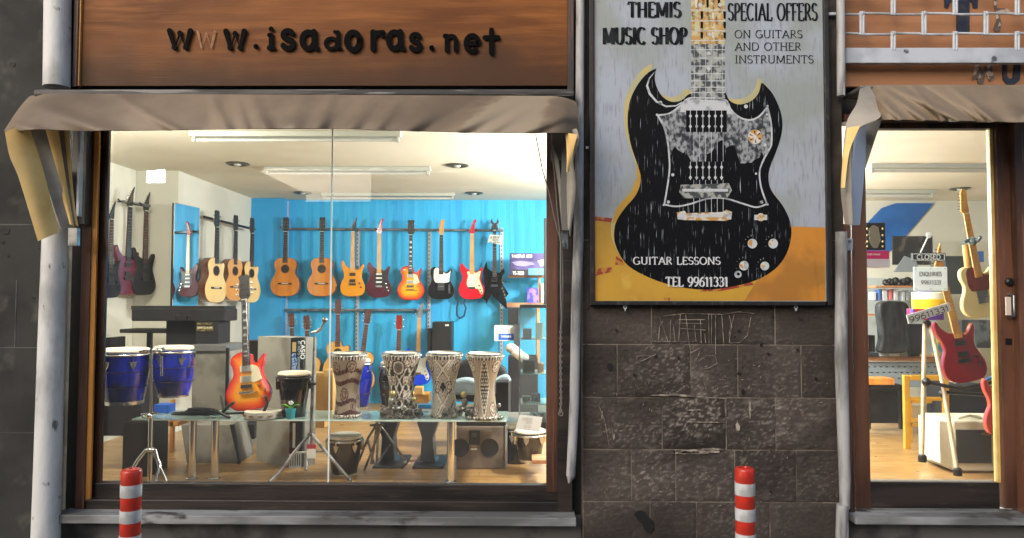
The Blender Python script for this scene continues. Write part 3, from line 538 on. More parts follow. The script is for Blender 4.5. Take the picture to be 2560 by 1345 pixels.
for st, bx, k in (('THEMIS', (1570, 6, 1702, 43), dict(wt=.22, thin=.07)), ('MUSIC SHOP', (1508, 70, 1717, 110), dict(wt=.23, thin=.08)), ('SPECIAL OFFERS', (1820, 9, 2043, 51), dict(wt=.13, thin=.06)), ('ON GUITARS', (1836, 76, 2006, 95), dict(wt=.13, thin=.07)), ('AND OTHER', (1837, 107, 2003, 126), dict(wt=.13, thin=.07)), ('INSTRUMENTS', (1837, 139, 2034, 158), dict(wt=.13, thin=.07))):
    part(textpx(MB(), st, *bx, PD - .001, serif=True, **k), 'black_lettering', m_ink, t)
m_wi = mat('poster_white_ink', 'c9ccd0', .5)
part(textpx(MB(), 'GUITAR LESSONS', 1583, 643, 1801, 661, LT, serif=True, wt=.19, thin=.09), 'white_lettering', m_wi, t); part(textpx(MB(), 'TEL 99611331', 1664, 693, 1820, 716, LT, serif=True, wt=.19, thin=.08), 'white_lettering', m_wi, t)
# metal clip on the black strip left of the poster
bpx(1465, 366, 1478, 372, 3.99, .008).build('wall_clip', m_dchrome, label='tiny metal clip on the stone beside the poster', cat='clip')

# ================================================================ awnings
def creases(u, v, L_):
    s_ = 0
    for (c, sl_, wd, am) in L_:
        x = u - (c + sl_ * (1 - v)); s_ += 1.35 * am * math.exp(-(x / wd / 1.15) ** 2) * (.25 + .75 * v ** .7 if am > 0 else 1)
    return s_
t = thing('awning', 'long brown cloth awning folded down over the big window with hanging end flaps', 'awning', W(760, 235, 3.85))
part(bpx(82, 222, 1436, 240, 3.83, .25), 'roller_box', m_metal_gr, t, bevel=.012)
CR = [(.05, -.22, .02, .02), (.17, -.2, .03, .03), (.30, -.14, .012, .018), (.385, -.05, .01, .02), (.42, -.04, .008, .012), (.455, -.05, .012, .022), (.5, .0, .016, .016), (.545, .01, .012, .02), (.60, .03, .014, .024), (.645, .04, .012, .02), (.70, .06, .02, .022), (.78, .12, .022, .034), (.84, .1, .015, .014), (.9, .16, .02, .03), (.35, .02, .02, -.012), (.57, .05, .02, -.012), (.73, .1, .02, -.015), (.22, -.1, .03, -.015)]
def aw(u, v):   # v 0 top .. 1 bottom
    e = max(0, u - .955) / .045; e0 = max(0, .055 - u) / .055
    ut = 78 + u * (1440 - 78); ub = 12 + u * (1447 - 12)
    uu = ut + (ub - ut) * v ** .8
    vt_ = 235 + 7 * u + 14 * e ** 2 + 6 * e0 ** 2; vb_ = 322 + 8 * u + 4 * sin(u * 9) + (6 * e0) + (26 * max(0, e - .5) * 2)
    d = 3.80 - .22 * sin(v * 1.45) - creases(u, v, CR) + .18 * e ** 2.2 * v + .1 * e0 ** 2
    p = W(uu, vt_ + (vb_ - vt_) * v, d); return p
part(MB().grid(aw, 300, 60, .004), 'valance', m_cloth, t, smooth=60)
# left flap: a band of cloth hanging from the front corner, yellowed lining outwards
def strip_px(L0, L1, d0, d1, nv=14, bow=.02, th=.004):   # two edge polylines in the picture
    A = crom([(a[0], a[1], dd) for a, dd in zip(L0, d0)], 6, False); B = crom([(a[0], a[1], dd) for a, dd in zip(L1, d1)], 6, False)
    n_ = len(A) - 1
    def fn(u, v):
        a = A[int(round(v * n_))]; b_ = B[int(round(v * n_))]; q = a.lerp(b_, u); return W(q.x, q.y, q.z - bow * sin(u * pi) * (.4 + .6 * v))
    return MB().grid(fn, 8, n_, th)
part(strip_px([(12, 330), (24, 390), (45, 440), (70, 520), (95, 603)], [(70, 308), (88, 365), (108, 430), (128, 510), (147, 580)], [3.58, 3.58, 3.6, 3.62, 3.64], [3.66, 3.68, 3.7, 3.72, 3.74]), 'end_flap', m_cloth_in, t, smooth=60, label='yellowed lining flap hanging at the left end')
part(strip_px([(60, 312), (90, 380), (118, 470), (140, 540), (152, 572)], [(112, 318), (135, 400), (158, 480), (178, 545), (186, 568)], [3.72, 3.74, 3.76, 3.78, 3.8], [3.78, 3.8, 3.82, 3.84, 3.86], bow=-.01), 'folded_cloth', m_cloth_gr, t, smooth=60)
for k in range(3): part(strip_px([(104 + 15 * k, 318), (130 + 11 * k, 420), (158 + 7 * k, 500), (176 + 5 * k, 560)], [(146 + 14 * k, 322), (160 + 9 * k, 420), (172 + 6 * k, 500), (184 + 5 * k, 566)], [3.82 + .02 * k] * 4, [3.84 + .02 * k] * 4, bow=.012), 'folded_cloth', m_cloth if k % 2 else m_cloth_in, t, smooth=60)
part(bpx(193, 322, 199, 540, 3.9, .03), 'arm_bar', m_whitem, t)
part(bpx(170, 570, 192, 614, 3.92, .03), 'arm_bracket', m_dchrome, t)
# right end
part(strip_px([(1410, 328), (1424, 352), (1420, 400), (1418, 470), (1421, 560)], [(1443, 322), (1448, 352), (1434, 400), (1438, 480), (1424, 590)], [3.72] * 5, [3.66, 3.64, 3.68, 3.7, 3.72], bow=.015), 'end_flap', mat('pale_cloth', '9a9489', .65, c2='857e72', sc_=3), t, smooth=60)
part(strip_px([(1414, 332), (1417, 380), (1416, 430)], [(1444, 336), (1432, 380), (1420, 430)], [3.64] * 3, [3.62, 3.64, 3.66], bow=.004), 'lining', m_cloth_in, t, smooth=60)
part(bpx(1378, 324, 1406, 400, 3.86, .02), 'folded_cloth', m_cloth, t)
part(ppx([(1406, 326), (1420, 326), (1422, 575), (1405, 575), (1402, 480)], 3.8, .03), 'arm_bar', mat('grey_bar', '6f6d69', .5, .3), t)
part(ppx([(1380, 360), (1396, 400), (1408, 500), (1404, 560), (1396, 470)], 3.84, .02), 'folded_cloth', m_cloth_gr, t)
mb = MB(); bpx(1403, 578, 1420, 622, 3.86, .03, mb); mb.tube([W(1408, 603, 3.84), W(1412, 618, 3.84)], .012, 8); part(mb, 'arm_bracket', [m_dchrome], t)
mb = MB()
def rope(pts, r=.0035, d=3.83, k=0):
    q = [W(u, v, d) for u, v in pts]; mb.tube(q, r, 6)
rope([(1339, 336), (1355, 420), (1372, 480), (1390, 560), (1402, 605)]); rope([(1378, 362), (1386, 430), (1393, 520), (1402, 606)]); rope([(1402, 606), (1402, 700), (1404, 800), (1402, 825)], .005)
rope([(1405, 606), (1407, 700), (1406, 800), (1402, 830), (1401, 900), (1403, 1000), (1401, 1035)], .005, 3.835)
for k in range(14): c = W(1402, 830 + k * 15, 3.83); mb.torus(c, .006, .003, 'y', 8, 5)
mb.torus(W(1402, 1034, 3.83), .011, .003, 'y', 14, 5)
mb.build('pull_cord', mat('dirty_cord', '77716a', .8), label='dirty grey pull cord hanging from the awning arm down the window jamb', cat='cord', smooth=60)

t = thing('awning', 'short brown cloth awning over the shop door, cut by the picture edge', 'awning', W(2400, 235, 3.85))
CR2 = [(.10, -.12, .016, .02), (.2, -.16, .02, .026), (.35, -.26, .03, .05), (.28, -.1, .012, .02), (.5, -.16, .02, .03), (.62, -.1, .05, .03), (.8, -.1, .03, .02), (.42, -.2, .02, -.02)]
def aw2(u, v):
    e0 = max(0, .06 - u) / .06
    ut = 2168 + u * 600; ub = 2196 + u * 580; uu = ut + (ub - ut) * v
    vt_ = 214 + 5 * e0 ** 2; vb_ = 299 + 12 * u
    return W(uu, vt_ + (vb_ - vt_) * v, 3.82 - .24 * sin(v * 1.45) - creases(u, v, CR2) + .12 * e0 ** 2)
part(MB().grid(aw2, 200, 60, .004), 'valance', m_cloth, t, smooth=60)
part(bpx(2150, 213, 2700, 224, 3.84, .2), 'roller_box', m_metal_gr, t, bevel=.006)
part(strip_px([(2150, 222), (2140, 262), (2116, 310), (2108, 400), (2104, 480), (2114, 560)], [(2172, 216), (2200, 270), (2196, 298), (2138, 330), (2128, 440), (2132, 562)], [3.72, 3.68, 3.66, 3.7, 3.72, 3.74], [3.8, 3.7, 3.62, 3.62, 3.64, 3.68], bow=.02), 'end_flap', mat('pale_cloth', 'a29b90', .65, c2='8d867a', sc_=3), t, smooth=60)
part(strip_px([(2118, 320), (2108, 400), (2104, 470)], [(2150, 315), (2124, 380), (2112, 470)], [3.63] * 3, [3.61] * 3, bow=.004), 'lining', m_cloth_in, t, smooth=60)
part(ppx([(2143, 312), (2166, 305), (2164, 400), (2150, 562), (2132, 562), (2136, 400)], 3.8, .03), 'arm_bar', mat('blue_grey_bar', '8d9cb4', .45, .1), t)
part(ppx([(2166, 300), (2204, 300), (2164, 420), (2156, 400)], 3.86, .02), 'folded_cloth', m_cloth_gr, t)

# ================================================================ roller grille with the fascia behind it
t = thing('fascia_board', 'orange brown fascia board with remains of dark blue letters behind the grille', 'sign', W(2350, 216, 4.06))
m_fas = mat('orange_fascia', 'a87650', .5, c2='93633f', sc_=2, st=(.6, 1, 2), bump=.1)
part(bpx(2108, -70, 2700, 216, 4.06, .03), 'panel', m_fas, t)
m_blu = mat('dark_blue_paint', '222a3d', .5, c2='3a3638', sc_=25, lo=.52, hi=.6)
part(ppx([(2392, -60), (2424, -60), (2424, 82), (2392, 82)], 4.052, .006).add([], []), 'letter', m_blu, t)
part(ppx([(2360, -30), (2391, -30), (2391, 2), (2376, 4), (2370, 20), (2362, 18)], 4.052, .006), 'letter', m_blu, t)
part(ppx([(2425, -30), (2446, -30), (2444, 19), (2434, 19), (2430, 4), (2425, 2)], 4.052, .006), 'letter', m_blu, t)
part(ppx([(2506, 150), (2518, 150), (2518, 190), (2524, 197), (2532, 195), (2536, 150), (2552, 150), (2550, 200), (2536, 211), (2516, 209), (2508, 198)], 4.052, .006), 'letter', m_blu, t)
mm = mat('peeling_letter', '5f5048', .6, c2='b9a597', sc_=20, lo=.5, hi=.56)
part(ppx([(2430, 200), (2440, 160), (2450, 160), (2455, 185), (2462, 165), (2478, 160), (2486, 196), (2474, 204), (2466, 182), (2458, 210), (2446, 209), (2442, 196)], 4.052, .006), 'letter', mm, t)
part(ppx([(2484, 0), (2494, -10), (2492, 20), (2520, 22), (2530, 34), (2515, 32), (2498, 30), (2504, 60), (2500, 78), (2490, 80), (2484, 72), (2492, 50)], 4.052, .006), 'letter', mm, t)
t = thing('roller_grille', 'white painted roller grille of staggered links above the shop door', 'grille', W(2350, 157, 3.96))
part(bpx(2108, 119, 2700, 157, 3.96, .035).add([], []), 'bottom_rail', mat('white_rail', 'b4bac4', .4, c2='9a9fa8', sc_=4, c3='4b4c50', sc3=9, lo3=.68, hi3=.72), t, bevel=.003)
rows = [(-62, 155), (-15, 0), (34, 155), (84, 0)]
mb = MB(); rr = .0085
for k, v in enumerate((-110, -63, -15, 34, 84)):
    for q in range(5):
        u0 = 2070 + 155 * q + (0 if k % 2 else 77); mb.tube([W(max(2108, u0 - 72), v - 1, 3.975), W(u0 - 4, v, 3.97), W(u0 + 3, v + 2, 3.965), W(u0 + 83, v + 2, 3.975)], rr * .8, 8)
part(mb, 'cross_rods', m_whitem, t, smooth=50)
for k, v in enumerate((-110, -63, -15, 34, 84)):
    for q in range(5):
        mb = MB(); u = 2155 + 155 * q + (0 if k % 2 else 78)
        vb = v + (48 if v < 84 else 38)
        for du in (-3.3, 3.3): mb.tube([W(u + du, v - 5, 3.965), W(u + du, vb + 5, 3.965)], .0075, 8)
        mb.torus(W(u, v, 3.965), .009, .005, 'x', 10, 6); part(mb, 'link', m_whitem, t, smooth=50)

# ================================================================ bollards
m_red = mat('bollard_red', 'c8321f', .32, c2='a52a1c', sc_=8, coat=.2); m_wht = mat('bollard_white', 'cfcfcf', .4, c2='a5a5a4', sc_=9, c3='6c6a67', sc3=14, lo3=.66, hi3=.72)
t = thing('bollard', 'red and white striped flexible bollard in front of the big window', 'bollard', (0, 0, 0), 'striped bollards along the front')
r0 = .040; zt = .775
prof = lambda z0, z1: [(r0 + .0012 * (abs(z1 - z0) > 0), z0), (r0 + .0012, z1)]
zs = [zt - .062, zt - .112, zt - .166, zt - .216, zt - .27, zt - .32, zt - .374, zt - .424, zt - .478, .1, .025]
part(MB().lathe([(r0, zs[0]), (r0 + .001, zt - .01), (r0 - .002, zt - .003), (r0 - .008, zt), (.016, zt + .001), (.012, zt - .006), (.001, zt - .006)], n=36, capt=False), 'cap', m_red, t, smooth=50)
for i in range(len(zs) - 1): part(MB().lathe([(r0 + (.0015 if i % 2 == 0 else 0), zs[i + 1]), (r0 + (.0015 if i % 2 == 0 else 0), zs[i])], n=36), 'band', m_wht if i % 2 == 0 else m_red, t, smooth=50)
part(MB().lathe([(.1, .004), (.1, .012), (.05, .03), (.045, .03)], n=36), 'base', m_bplas, t, smooth=40)
p1 = W(329, 1172, 3.09); p2 = W(1862, 1168, 3.13)
t.location = (p1.x, p1.y, p1.z - zt); bol = t
col_off = p2 - p1
clone(bol, col_off, 'red and white striped flexible bollard in front of the stone pillar')
# ================================================================ shop interior shell
YB = 9.33 - 4; XL1 = -3.78; XL2 = -3.36
m_ceil = mat('cream_ceiling', 'dfdac8', .85, c2='d6d0bb', sc_=.8, bump=.1, bsc=12)
m_wallc = mat('cream_wall', 'cfcec2', .85, c2='c4c3b6', sc_=1, bump=.15, bsc=10)
m_blue = mat('blue_wall_paint', (.03, .42, .74), .6, c2=(.02, .34, .68), sc_=2, st=(7, 1, .3), lo=.4, hi=.65, bump=1, bsc=5, bst=(7, 1, .25))
m_flr = mat('laminate_floor', 'b48f5c', .32, c2='a67f4a', sc_=3, st=(.8, 5, 1), lo=.4, hi=.6, bump=.05, c3='bd9460', sc3=4, st3=(.6, 6, 1))
# plank joints
NN = m_flr.node_tree.nodes; LL = m_flr.node_tree.links; bb = NN['Principled BSDF']; s0 = bb.inputs['Base Color'].links[0].from_socket
tcn = NN.new('ShaderNodeTexCoord'); br = NN.new('ShaderNodeTexBrick'); LL.new(tcn.outputs['Object'], br.inputs['Vector']); br.inputs['Scale'].default_value = 1; br.inputs['Brick Width'].default_value = .6; br.inputs['Row Height'].default_value = .095; br.inputs['Mortar Size'].default_value = .0018
br.inputs['Color1'].default_value = (1, 1, 1, 1); br.inputs['Color2'].default_value = (.8, .77, .72, 1); br.inputs['Mortar'].default_value = (.35, .25, .16, 1)
mxx = NN.new('ShaderNodeMix'); mxx.data_type = 'RGBA'; mxx.blend_type = 'MULTIPLY'; mxx.inputs[0].default_value = 1; LL.new(s0, mxx.inputs[6]); LL.new(br.outputs[0], mxx.inputs[7]); LL.new(mxx.outputs[2], bb.inputs['Base Color'])
fb = MB().box(-5.5, 6.6, .32, 5.6, FLOOR - .1, FLOOR); fb.build('floor', m_flr, kind='structure', origin=(0, 0, FLOOR))
MB().box(-5.5, 6.6, .26, 5.6, CEIL, CEIL + .1).build('ceiling', m_ceil, kind='structure')
MB().box(XL1 - .1, XL1, .32, 3.2, FLOOR, CEIL).build('interior_wall', m_wallc, label='cream wall at the left side of the shop behind the hanging electric guitars', cat='wall')
MB().box(XL1 + .002, XL2, 3.2, 3.3, FLOOR, CEIL).build('interior_wall', m_wallc, label='narrow cream wall return left of the wall mirror', cat='wall')
MB().box(XL2 - .1, XL2, 3.302, 5.4, FLOOR, CEIL).build('interior_wall', m_wallc, label='cream wall behind the acoustic guitars', cat='wall')
t = thing('wall_mirror', 'tall narrow mirror on the cream wall reflecting the blue wall', 'mirror', (-3.27, 3.25, 1.4)); mc = W(466, 640, 7.25)
def mirp(t_, z, o_=0): return Vector((mc.x + .139 * t_ + .99 * o_, mc.y + .99 * t_ - .139 * o_, z))
for nm_, t0, t1, oo, mm_ in (('backing', -.215, .225, -.012, m_bplas), ('mirror_pane', -.205, .213, 0, mat('mirror_silver', 'e8eeee', .0, 1, rv=0))):
    z0, z1 = 1.48 - .10, 1.48 + .915
    part(MB().hexa([mirp(t0, z0, oo), mirp(t1, z0, oo), mirp(t1, z1, oo), mirp(t0, z1, oo)], [mirp(t0, z0, oo - .01), mirp(t1, z0, oo - .01), mirp(t1, z1, oo - .01), mirp(t0, z1, oo - .01)]), nm_, mm_, t)
MB().box(XL2 + .002, 2.6, YB, YB + .1, FLOOR, CEIL).build('back_wall', m_blue, label='blue painted plank back wall behind the hanging guitars', cat='wall')
MB().box(2.602, 6.6, YB, YB + .1, FLOOR, CEIL).build('back_wall', m_wallc, label='cream back wall seen through the shop door', cat='wall')
MB().box(6.5, 6.6, .32, YB - .002, FLOOR, CEIL).build('interior_wall', m_wallc, label='cream side wall at the right behind the door', cat='wall')
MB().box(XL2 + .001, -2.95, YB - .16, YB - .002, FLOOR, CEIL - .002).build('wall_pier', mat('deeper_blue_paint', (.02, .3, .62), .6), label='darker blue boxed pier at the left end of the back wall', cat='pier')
# ---- ceiling fixtures
m_fix = mat('white_fixture', 'a3a69c', .5); m_tube = mat('unlit_tube', 'b0b3ae', .3); m_lamp = mat('lamp_ring', '5d5b52', .3, .5)
def fixture(u0, u1, v, label):
    a = WZ(u0, v, CEIL); b_ = WZ(u1, v, CEIL); y = (a.y + b_.y) / 2
    t = thing('tube_fixture', label, 'ceiling light', ((a.x + b_.x) / 2, y, CEIL - .1), 'tube fixtures on the ceiling')
    part(MB().box(a.x, b_.x, y - .045, y + .045, CEIL - .042, CEIL - .002), 'housing', m_fix, t, bevel=.004)
    part(MB().tube([(a.x + .04, y, CEIL - .064), (b_.x - .04, y, CEIL - .064)], .012, 12), 'tube', m_tube, t, smooth=40)
    for x in (a.x + .015, b_.x - .035): part(MB().box(x, x + .02, y - .02, y + .02, CEIL - .078, CEIL - .0425), 'tube_socket', m_fix, t)
fixture(478, 1003, 329, 'ceiling tube fixture nearest the window, just under the awning')
fixture(663, 1077, 417, 'middle one of the three white ceiling tube fixtures')
fixture(806, 1137, 482, 'white ceiling tube fixture closest to the blue back wall')
fixture(2172, 2620, 411, 'long white tube fixture near the front seen through the door')
fixture(2090, 2335, 475, 'farther white tube fixture seen through the door')
for i, (u, v, lb) in enumerate(((594, 411, 'recessed round ceiling lamp left of the middle tube fixture'), (1143, 415, 'recessed round ceiling lamp right of the middle tube fixture'), (757, 483, 'recessed round ceiling lamp left of the rear tube fixture'), (1185, 484, 'recessed round ceiling lamp right of the rear tube fixture'), (2400, 473, 'recessed round ceiling lamp seen through the door'))):
    p = WZ(u, v, CEIL - .01); t = thing('recessed_lamp', lb, 'ceiling light', p, 'recessed round ceiling lamps')
    mb = MB(); mb.lathe([(.105, .009), (.11, 0), (.085, -.006), (.07, .004), (.06, .008)], p, 26, capb=False, capt=True); part(mb, 'rim', m_lamp, t, smooth=40)
    part(MB().sphere(p + Vector((0, 0, .0)), .035, 10, (1, 1, .5)), 'bulb', m_tube, t, smooth=60)
# cords and sockets added to dress the unseen lamps above
for (c, e_, cc_), lb in zip(UNSEEN_LAMPS, ('added pendant for an unseen lamp behind the stone pillar near the blue wall', 'added pendant for an unseen lamp close behind the stone pillar', 'added pendant for an unseen lamp high in the left end of the shop window', 'added pendant for an unseen lamp between pillar and door side')):
    t = thing('added_pendant', lb, 'lamp', c); part(MB().tube([(c[0], c[1], c[2] + .12), (c[0], c[1], CEIL - .002)], .008, 8), 'cord', m_bplas, t)
    part(MB().lathe([(.03, c[2] + .12), (.05, c[2] + .119), (.05, c[2] + .113), (.03, c[2] + .112)], (c[0], c[1], 0), 16), 'added_socket', m_fix, t)

# ================================================================ wall rails
m_rail = mat('steel_rail', '8b9298', .35, .7, c2='70767b', sc_=8); m_strip = mat('slotted_strip', 'aab4bd', .45, .3)
def strip(u, v0, v1, d, lb):
    mb = MB(); bpx(u - 4, v0, u + 4, v1, d, .015, mb); mb.m = 1; a = W(u, v0, d); b_ = W(u, v1, d); n = int((a.z - b_.z) / .05)
    for i in range(n): z = a.z - .03 - i * .05; mb.box(a.x - .005, a.x + .005, a.y - .0012, a.y + .003, z - .011, z + .011)
    mb.build('slotted_upright', [m_strip, m_bplas], label=lb, cat='shelf upright', group='slotted uprights on the blue wall')
strip(715, 503, 905, 9.3, 'slotted upright behind the leftmost classical guitar'); strip(894, 572, 900, 9.3, 'slotted upright by the orange guitar'); strip(1073, 572, 900, 9.3, 'slotted upright beside the black and white guitar'); strip(1254, 570, 890, 9.3, 'slotted upright at the right end behind the spiky black guitar')
def rail(u0, u1, v, d, lb, hooks, sl=0):
    t = thing('guitar_rail', lb, 'rail', W((u0 + u1) / 2, v, d)); part(MB().tube([W(u0, v, d), W(u1, v + sl, d)], .016, 12), 'rod', m_rail, t, smooth=40)
    for u in hooks:
        c = W(u, v + sl * (u - u0) / (u1 - u0), d); mb = MB(); mb.tube([c, c + Vector((0, -.07, -.01))], .008, 8)
        for s_ in (-1, 1): mb.tube([c + Vector((0, -.07, -.01)), c + Vector((s_ * .03, -.08, -.01)), c + Vector((s_ * .034, -.13, .005))], .007, 8)
        part(mb, 'hanger', m_bplas, t, smooth=40)
HU = [716, 807, 886, 949, 1029, 1104, 1186, 1237]
rail(714, 1258, 572, 9.24, 'upper steel rail that carries the eight hanging guitars', HU, 4)
rail(712, 1076, 775, 9.24, 'lower steel rail on the blue back wall', [765, 925, 1047])
rail(262, 374, 497, 6.95, 'dark rail holding the two electric guitars at the left', [305, 358], 18)
t = thing('guitar_rail', 'dark rail holding the acoustic guitars on the cream wall', 'rail', W(575, 558, 8.3)); part(MB().tube([W(510, 542, 7.68), W(637, 574, 8.85)], .014, 10), 'rod', m_bplas, t, smooth=40)

# ================================================================ guitars
O_CL = [(0, 0), (-90, 8), (-155, 50), (-183, 125), (-170, 205), (-132, 270), (-120, 310), (-130, 355), (-140, 400), (-128, 445), (-90, 478), (-40, 487), (0, 488), (40, 487), (90, 478), (128, 445), (140, 400), (130, 355), (120, 310), (132, 270), (170, 205), (183, 125), (155, 50), (90, 8)]
O_CUT = O_CL[:13] + [(28, 487), (42, 470), (48, 440), (75, 420), (115, 436), (131, 428), (138, 398), (130, 355)] + O_CL[18:]
O_ST = [(0, 0), (-85, 6), (-148, 50), (-165, 125), (-148, 190), (-122, 245), (-124, 300), (-148, 360), (-152, 405), (-135, 440), (-120, 443), (-98, 415), (-72, 385), (-42, 368), (-28, 360), (28, 356), (48, 338), (72, 345), (100, 378), (124, 398), (134, 380), (118, 320), (108, 262), (122, 208), (150, 150), (157, 85), (115, 22)]
O_SS = [(0, 0), (-80, 4), (-140, 40), (-156, 115), (-140, 180), (-112, 240), (-118, 300), (-143, 365), (-146, 420), (-134, 448), (-118, 440), (-98, 395), (-62, 362), (-28, 352), (28, 348), (52, 330), (80, 345), (100, 372), (122, 402), (134, 396), (136, 370), (118, 310), (108, 250), (125, 195), (150, 130), (148, 70), (105, 14)]
O_LP = [(0, 0), (-95, 8), (-152, 60), (-168, 130), (-142, 200), (-110, 255), (-112, 310), (-128, 355), (-116, 395), (-75, 420), (-28, 424), (28, 405), (36, 365), (52, 338), (78, 345), (104, 375), (126, 398), (130, 392), (124, 345), (110, 295), (114, 245), (142, 195), (168, 130), (152, 60), (95, 8)]
O_TE = [(0, 0), (-105, 8), (-158, 65), (-158, 140), (-128, 205), (-118, 260), (-135, 320), (-128, 375), (-90, 402), (-34, 396), (-28, 390), (28, 362), (44, 336), (72, 338), (100, 366), (124, 378), (134, 355), (118, 300), (110, 250), (126, 205), (158, 140), (158, 68), (105, 10)]
O_WL = [(-102, 613), (-89, 520), (-55, 495), (-30, 480), (30, 470), (60, 465), (90, 488), (121, 523), (130, 465), (100, 425), (83, 370), (120, 290), (179, 204), (145, 150), (166, 0), (90, 61), (20, 130), (-38, 192), (-75, 120), (-102, 64), (-110, 110), (-157, 135), (-130, 210), (-121, 306), (-140, 400), (-145, 492)]
PEG = dict(cl=3)
m_ebony = mat('ebony', '1c1a1b', .4); m_maple = mat('maple', 'c9964c', .35, c2='b5803c', sc_=9, st=(3, 3, .5)); m_rose = mat('rosewood', '3c2a22', .4, c2='2a1d18', sc_=12, st=(4, 4, .5)); m_mahog = mat('mahogany', '5f3226', .35, c2='48261c', sc_=12, st=(4, 4, .5))
m_pearl = mat('pearl', 'd9d9d0', .3); m_cream = mat('cream_plastic', 'd8d2b0', .35); m_wplas = mat('white_plastic', 'd4d8d2', .35)
m_string = mat('guitar_string', 'b0b0b0', .3, .9)
def gmat(n, c, **k): return mat(n, c, k.pop('r', .14), coat=.6, rv=.04, **k)
def guitar(kind, loc, hgt, name, label, cat='guitar', rz=0, rx=0, ry=0, group=None, body=None, top=None, neckm=None, headm=None, guard=None, burst=None, strings=False, inlay=False, wl=False, flip=False):
    tot = 1155 if kind == 'wl' else 1000; k = hgt / tot
    T = Matrix.Translation(loc) @ Matrix.Rotation(R(rz), 4, 'Z') @ Matrix.Rotation(R(rx), 4, 'X') @ Matrix.Rotation(R(ry), 4, 'Y') @ Matrix.Diagonal((-k if flip else k, k, k, 1))
    t = thing(name, label, cat, loc, group)
    OUT = {'cl': O_CL, 'cut': O_CUT, 'st': O_ST, 'ss': O_SS, 'lp': O_LP, 'te': O_TE, 'wl': O_WL}[kind]; ac = kind in ('cl', 'cut')
    pts = [Vector(p) for p in OUT] if kind == 'wl' else crom(OUT, 5)
    th = 92 if ac else 44; jz = 488 if ac else {'wl': 470, 'lp': 405}.get(kind, 360); nz = 1000 if kind == 'wl' else 810 if not ac else 815
    hz = tot
    def M_(): return MB(T)
    def fin(mb, nm, m, **kk):
        if flip: mb.f = [f[::-1] for f in mb.f]
        return part(mb, nm, m, t, **kk)
    neckm = neckm or m_rose; headm = headm or m_ebony
    b = fin(M_().prism(pts, -th / 2, th / 2, 3 if ac else 6), 'body', body, smooth=35)
    if ac:
        Q = [p * .985 + Vector((0, 4)) for p in pts]; fin(M_().prism(Q, -th / 2 - 1.5, -th / 2 + 1), 'soundboard', top or body)
    if burst:
        n = len(pts); P = [Vector((p.x * .975, p.y * .975 + 5)) for p in pts]; P = [p for i, p in enumerate(P) if (p - P[i - 1]).length > 2]; n = len(P)
        inner = [Vector((x, z)) for x in range(-165, 170, 12) for z in range(8, 430, 12)]
        res = geometry.delaunay_2d_cdt(P + inner, [(i, (i + 1) % n) for i in range(n)], [list(range(n))], 1, .5)
        vs = []; cs = []
        for q in res[0]:
            dd = min((geometry.intersect_point_line(q, P[i], P[(i + 1) % n])[0].to_2d() - q).length if 0 <= geometry.intersect_point_line(q, P[i], P[(i + 1) % n])[1] <= 1 else (q - P[i]).length for i in range(n))
            a = min(1, dd / 75); h = min(1, dd / 60) * 9; vs.append((q.x, -th / 2 - 1 - h * (2 - h / 9) / 1.4, q.y))
            c0, c1, c2 = [C(x) for x in burst]; a2 = a * 2; cs.append(tuple(c0[j] + (c1[j] - c0[j]) * min(1, a2) if a2 < 1 else c1[j] + (c2[j] - c1[j]) * (a2 - 1) for j in range(3)))
        mb = M_(); mb.add(vs, [tuple(f) for f in res[2]], cs)
        o = fin(mb, 'sunburst_top', M_BURST, smooth=60)
    y0 = -th / 2 - (10 if burst else 1.5 if ac else 0)
    # neck, fingerboard, frets
    mb = M_(); mb.m = 0
    w0, w1 = (27, 21) if not ac else (29, 24)
    zb = jz - (0 if ac else 50)
    mb.hexa([(-w0, y0 - 2, zb), (w0, y0 - 2, zb), (w1, y0 - 2, nz), (-w1, y0 - 2, nz)], [(-w0 * .8, y0 + 16, zb), (w0 * .8, y0 + 16, zb), (w1 * .7, y0 + 14, nz), (-w1 * .7, y0 + 14, nz)]); fin(mb, 'neck', m_mahog if neckm is not m_maple else m_maple)
    ze = (420 if ac else (415 if kind == 'wl' else 310)); mb = M_(); fw = w0 + 1
    mb.hexa([(-fw, y0 - 8, ze), (fw, y0 - 8, ze), (w1, y0 - 8, nz), (-w1, y0 - 8, nz)], [(-fw, y0 - 2.2, ze), (fw, y0 - 2.2, ze), (w1, y0 - 2.2, nz), (-w1, y0 - 2.2, nz)]); mb.m = 1
    sc_l = nz - (150 if ac else 130); 
    for f in range(1, 20):
        z = nz - sc_l * (1 - 2 ** (-f / 12)); wq = w1 + (fw - w1) * (nz - z) / (nz - ze)
        if z > ze: mb.box(-wq, wq, y0 - 9.2, y0 - 7.9, z - 1, z + 1)
    if inlay:
        for f in (3, 5, 7, 9, 12, 15, 17):
            z1 = nz - sc_l * (1 - 2 ** (-(f - .75) / 12)); z2 = nz - sc_l * (1 - 2 ** (-(f - .25) / 12)); mb.m = 2; mb.hexa([(-16, y0 - 8.9, z2), (16, y0 - 8.9, z2), (12, y0 - 8.9, z1), (-12, y0 - 8.9, z1)], [(-16, y0 - 7.9, z2), (16, y0 - 7.9, z2), (12, y0 - 7.9, z1), (-12, y0 - 7.9, z1)])
    mb.m = 2; mb.box(-w1, w1, y0 - 10, y0 - 2, nz - 2, nz + 3)
    fin(mb, 'fingerboard', [neckm, m_string, m_pearl])
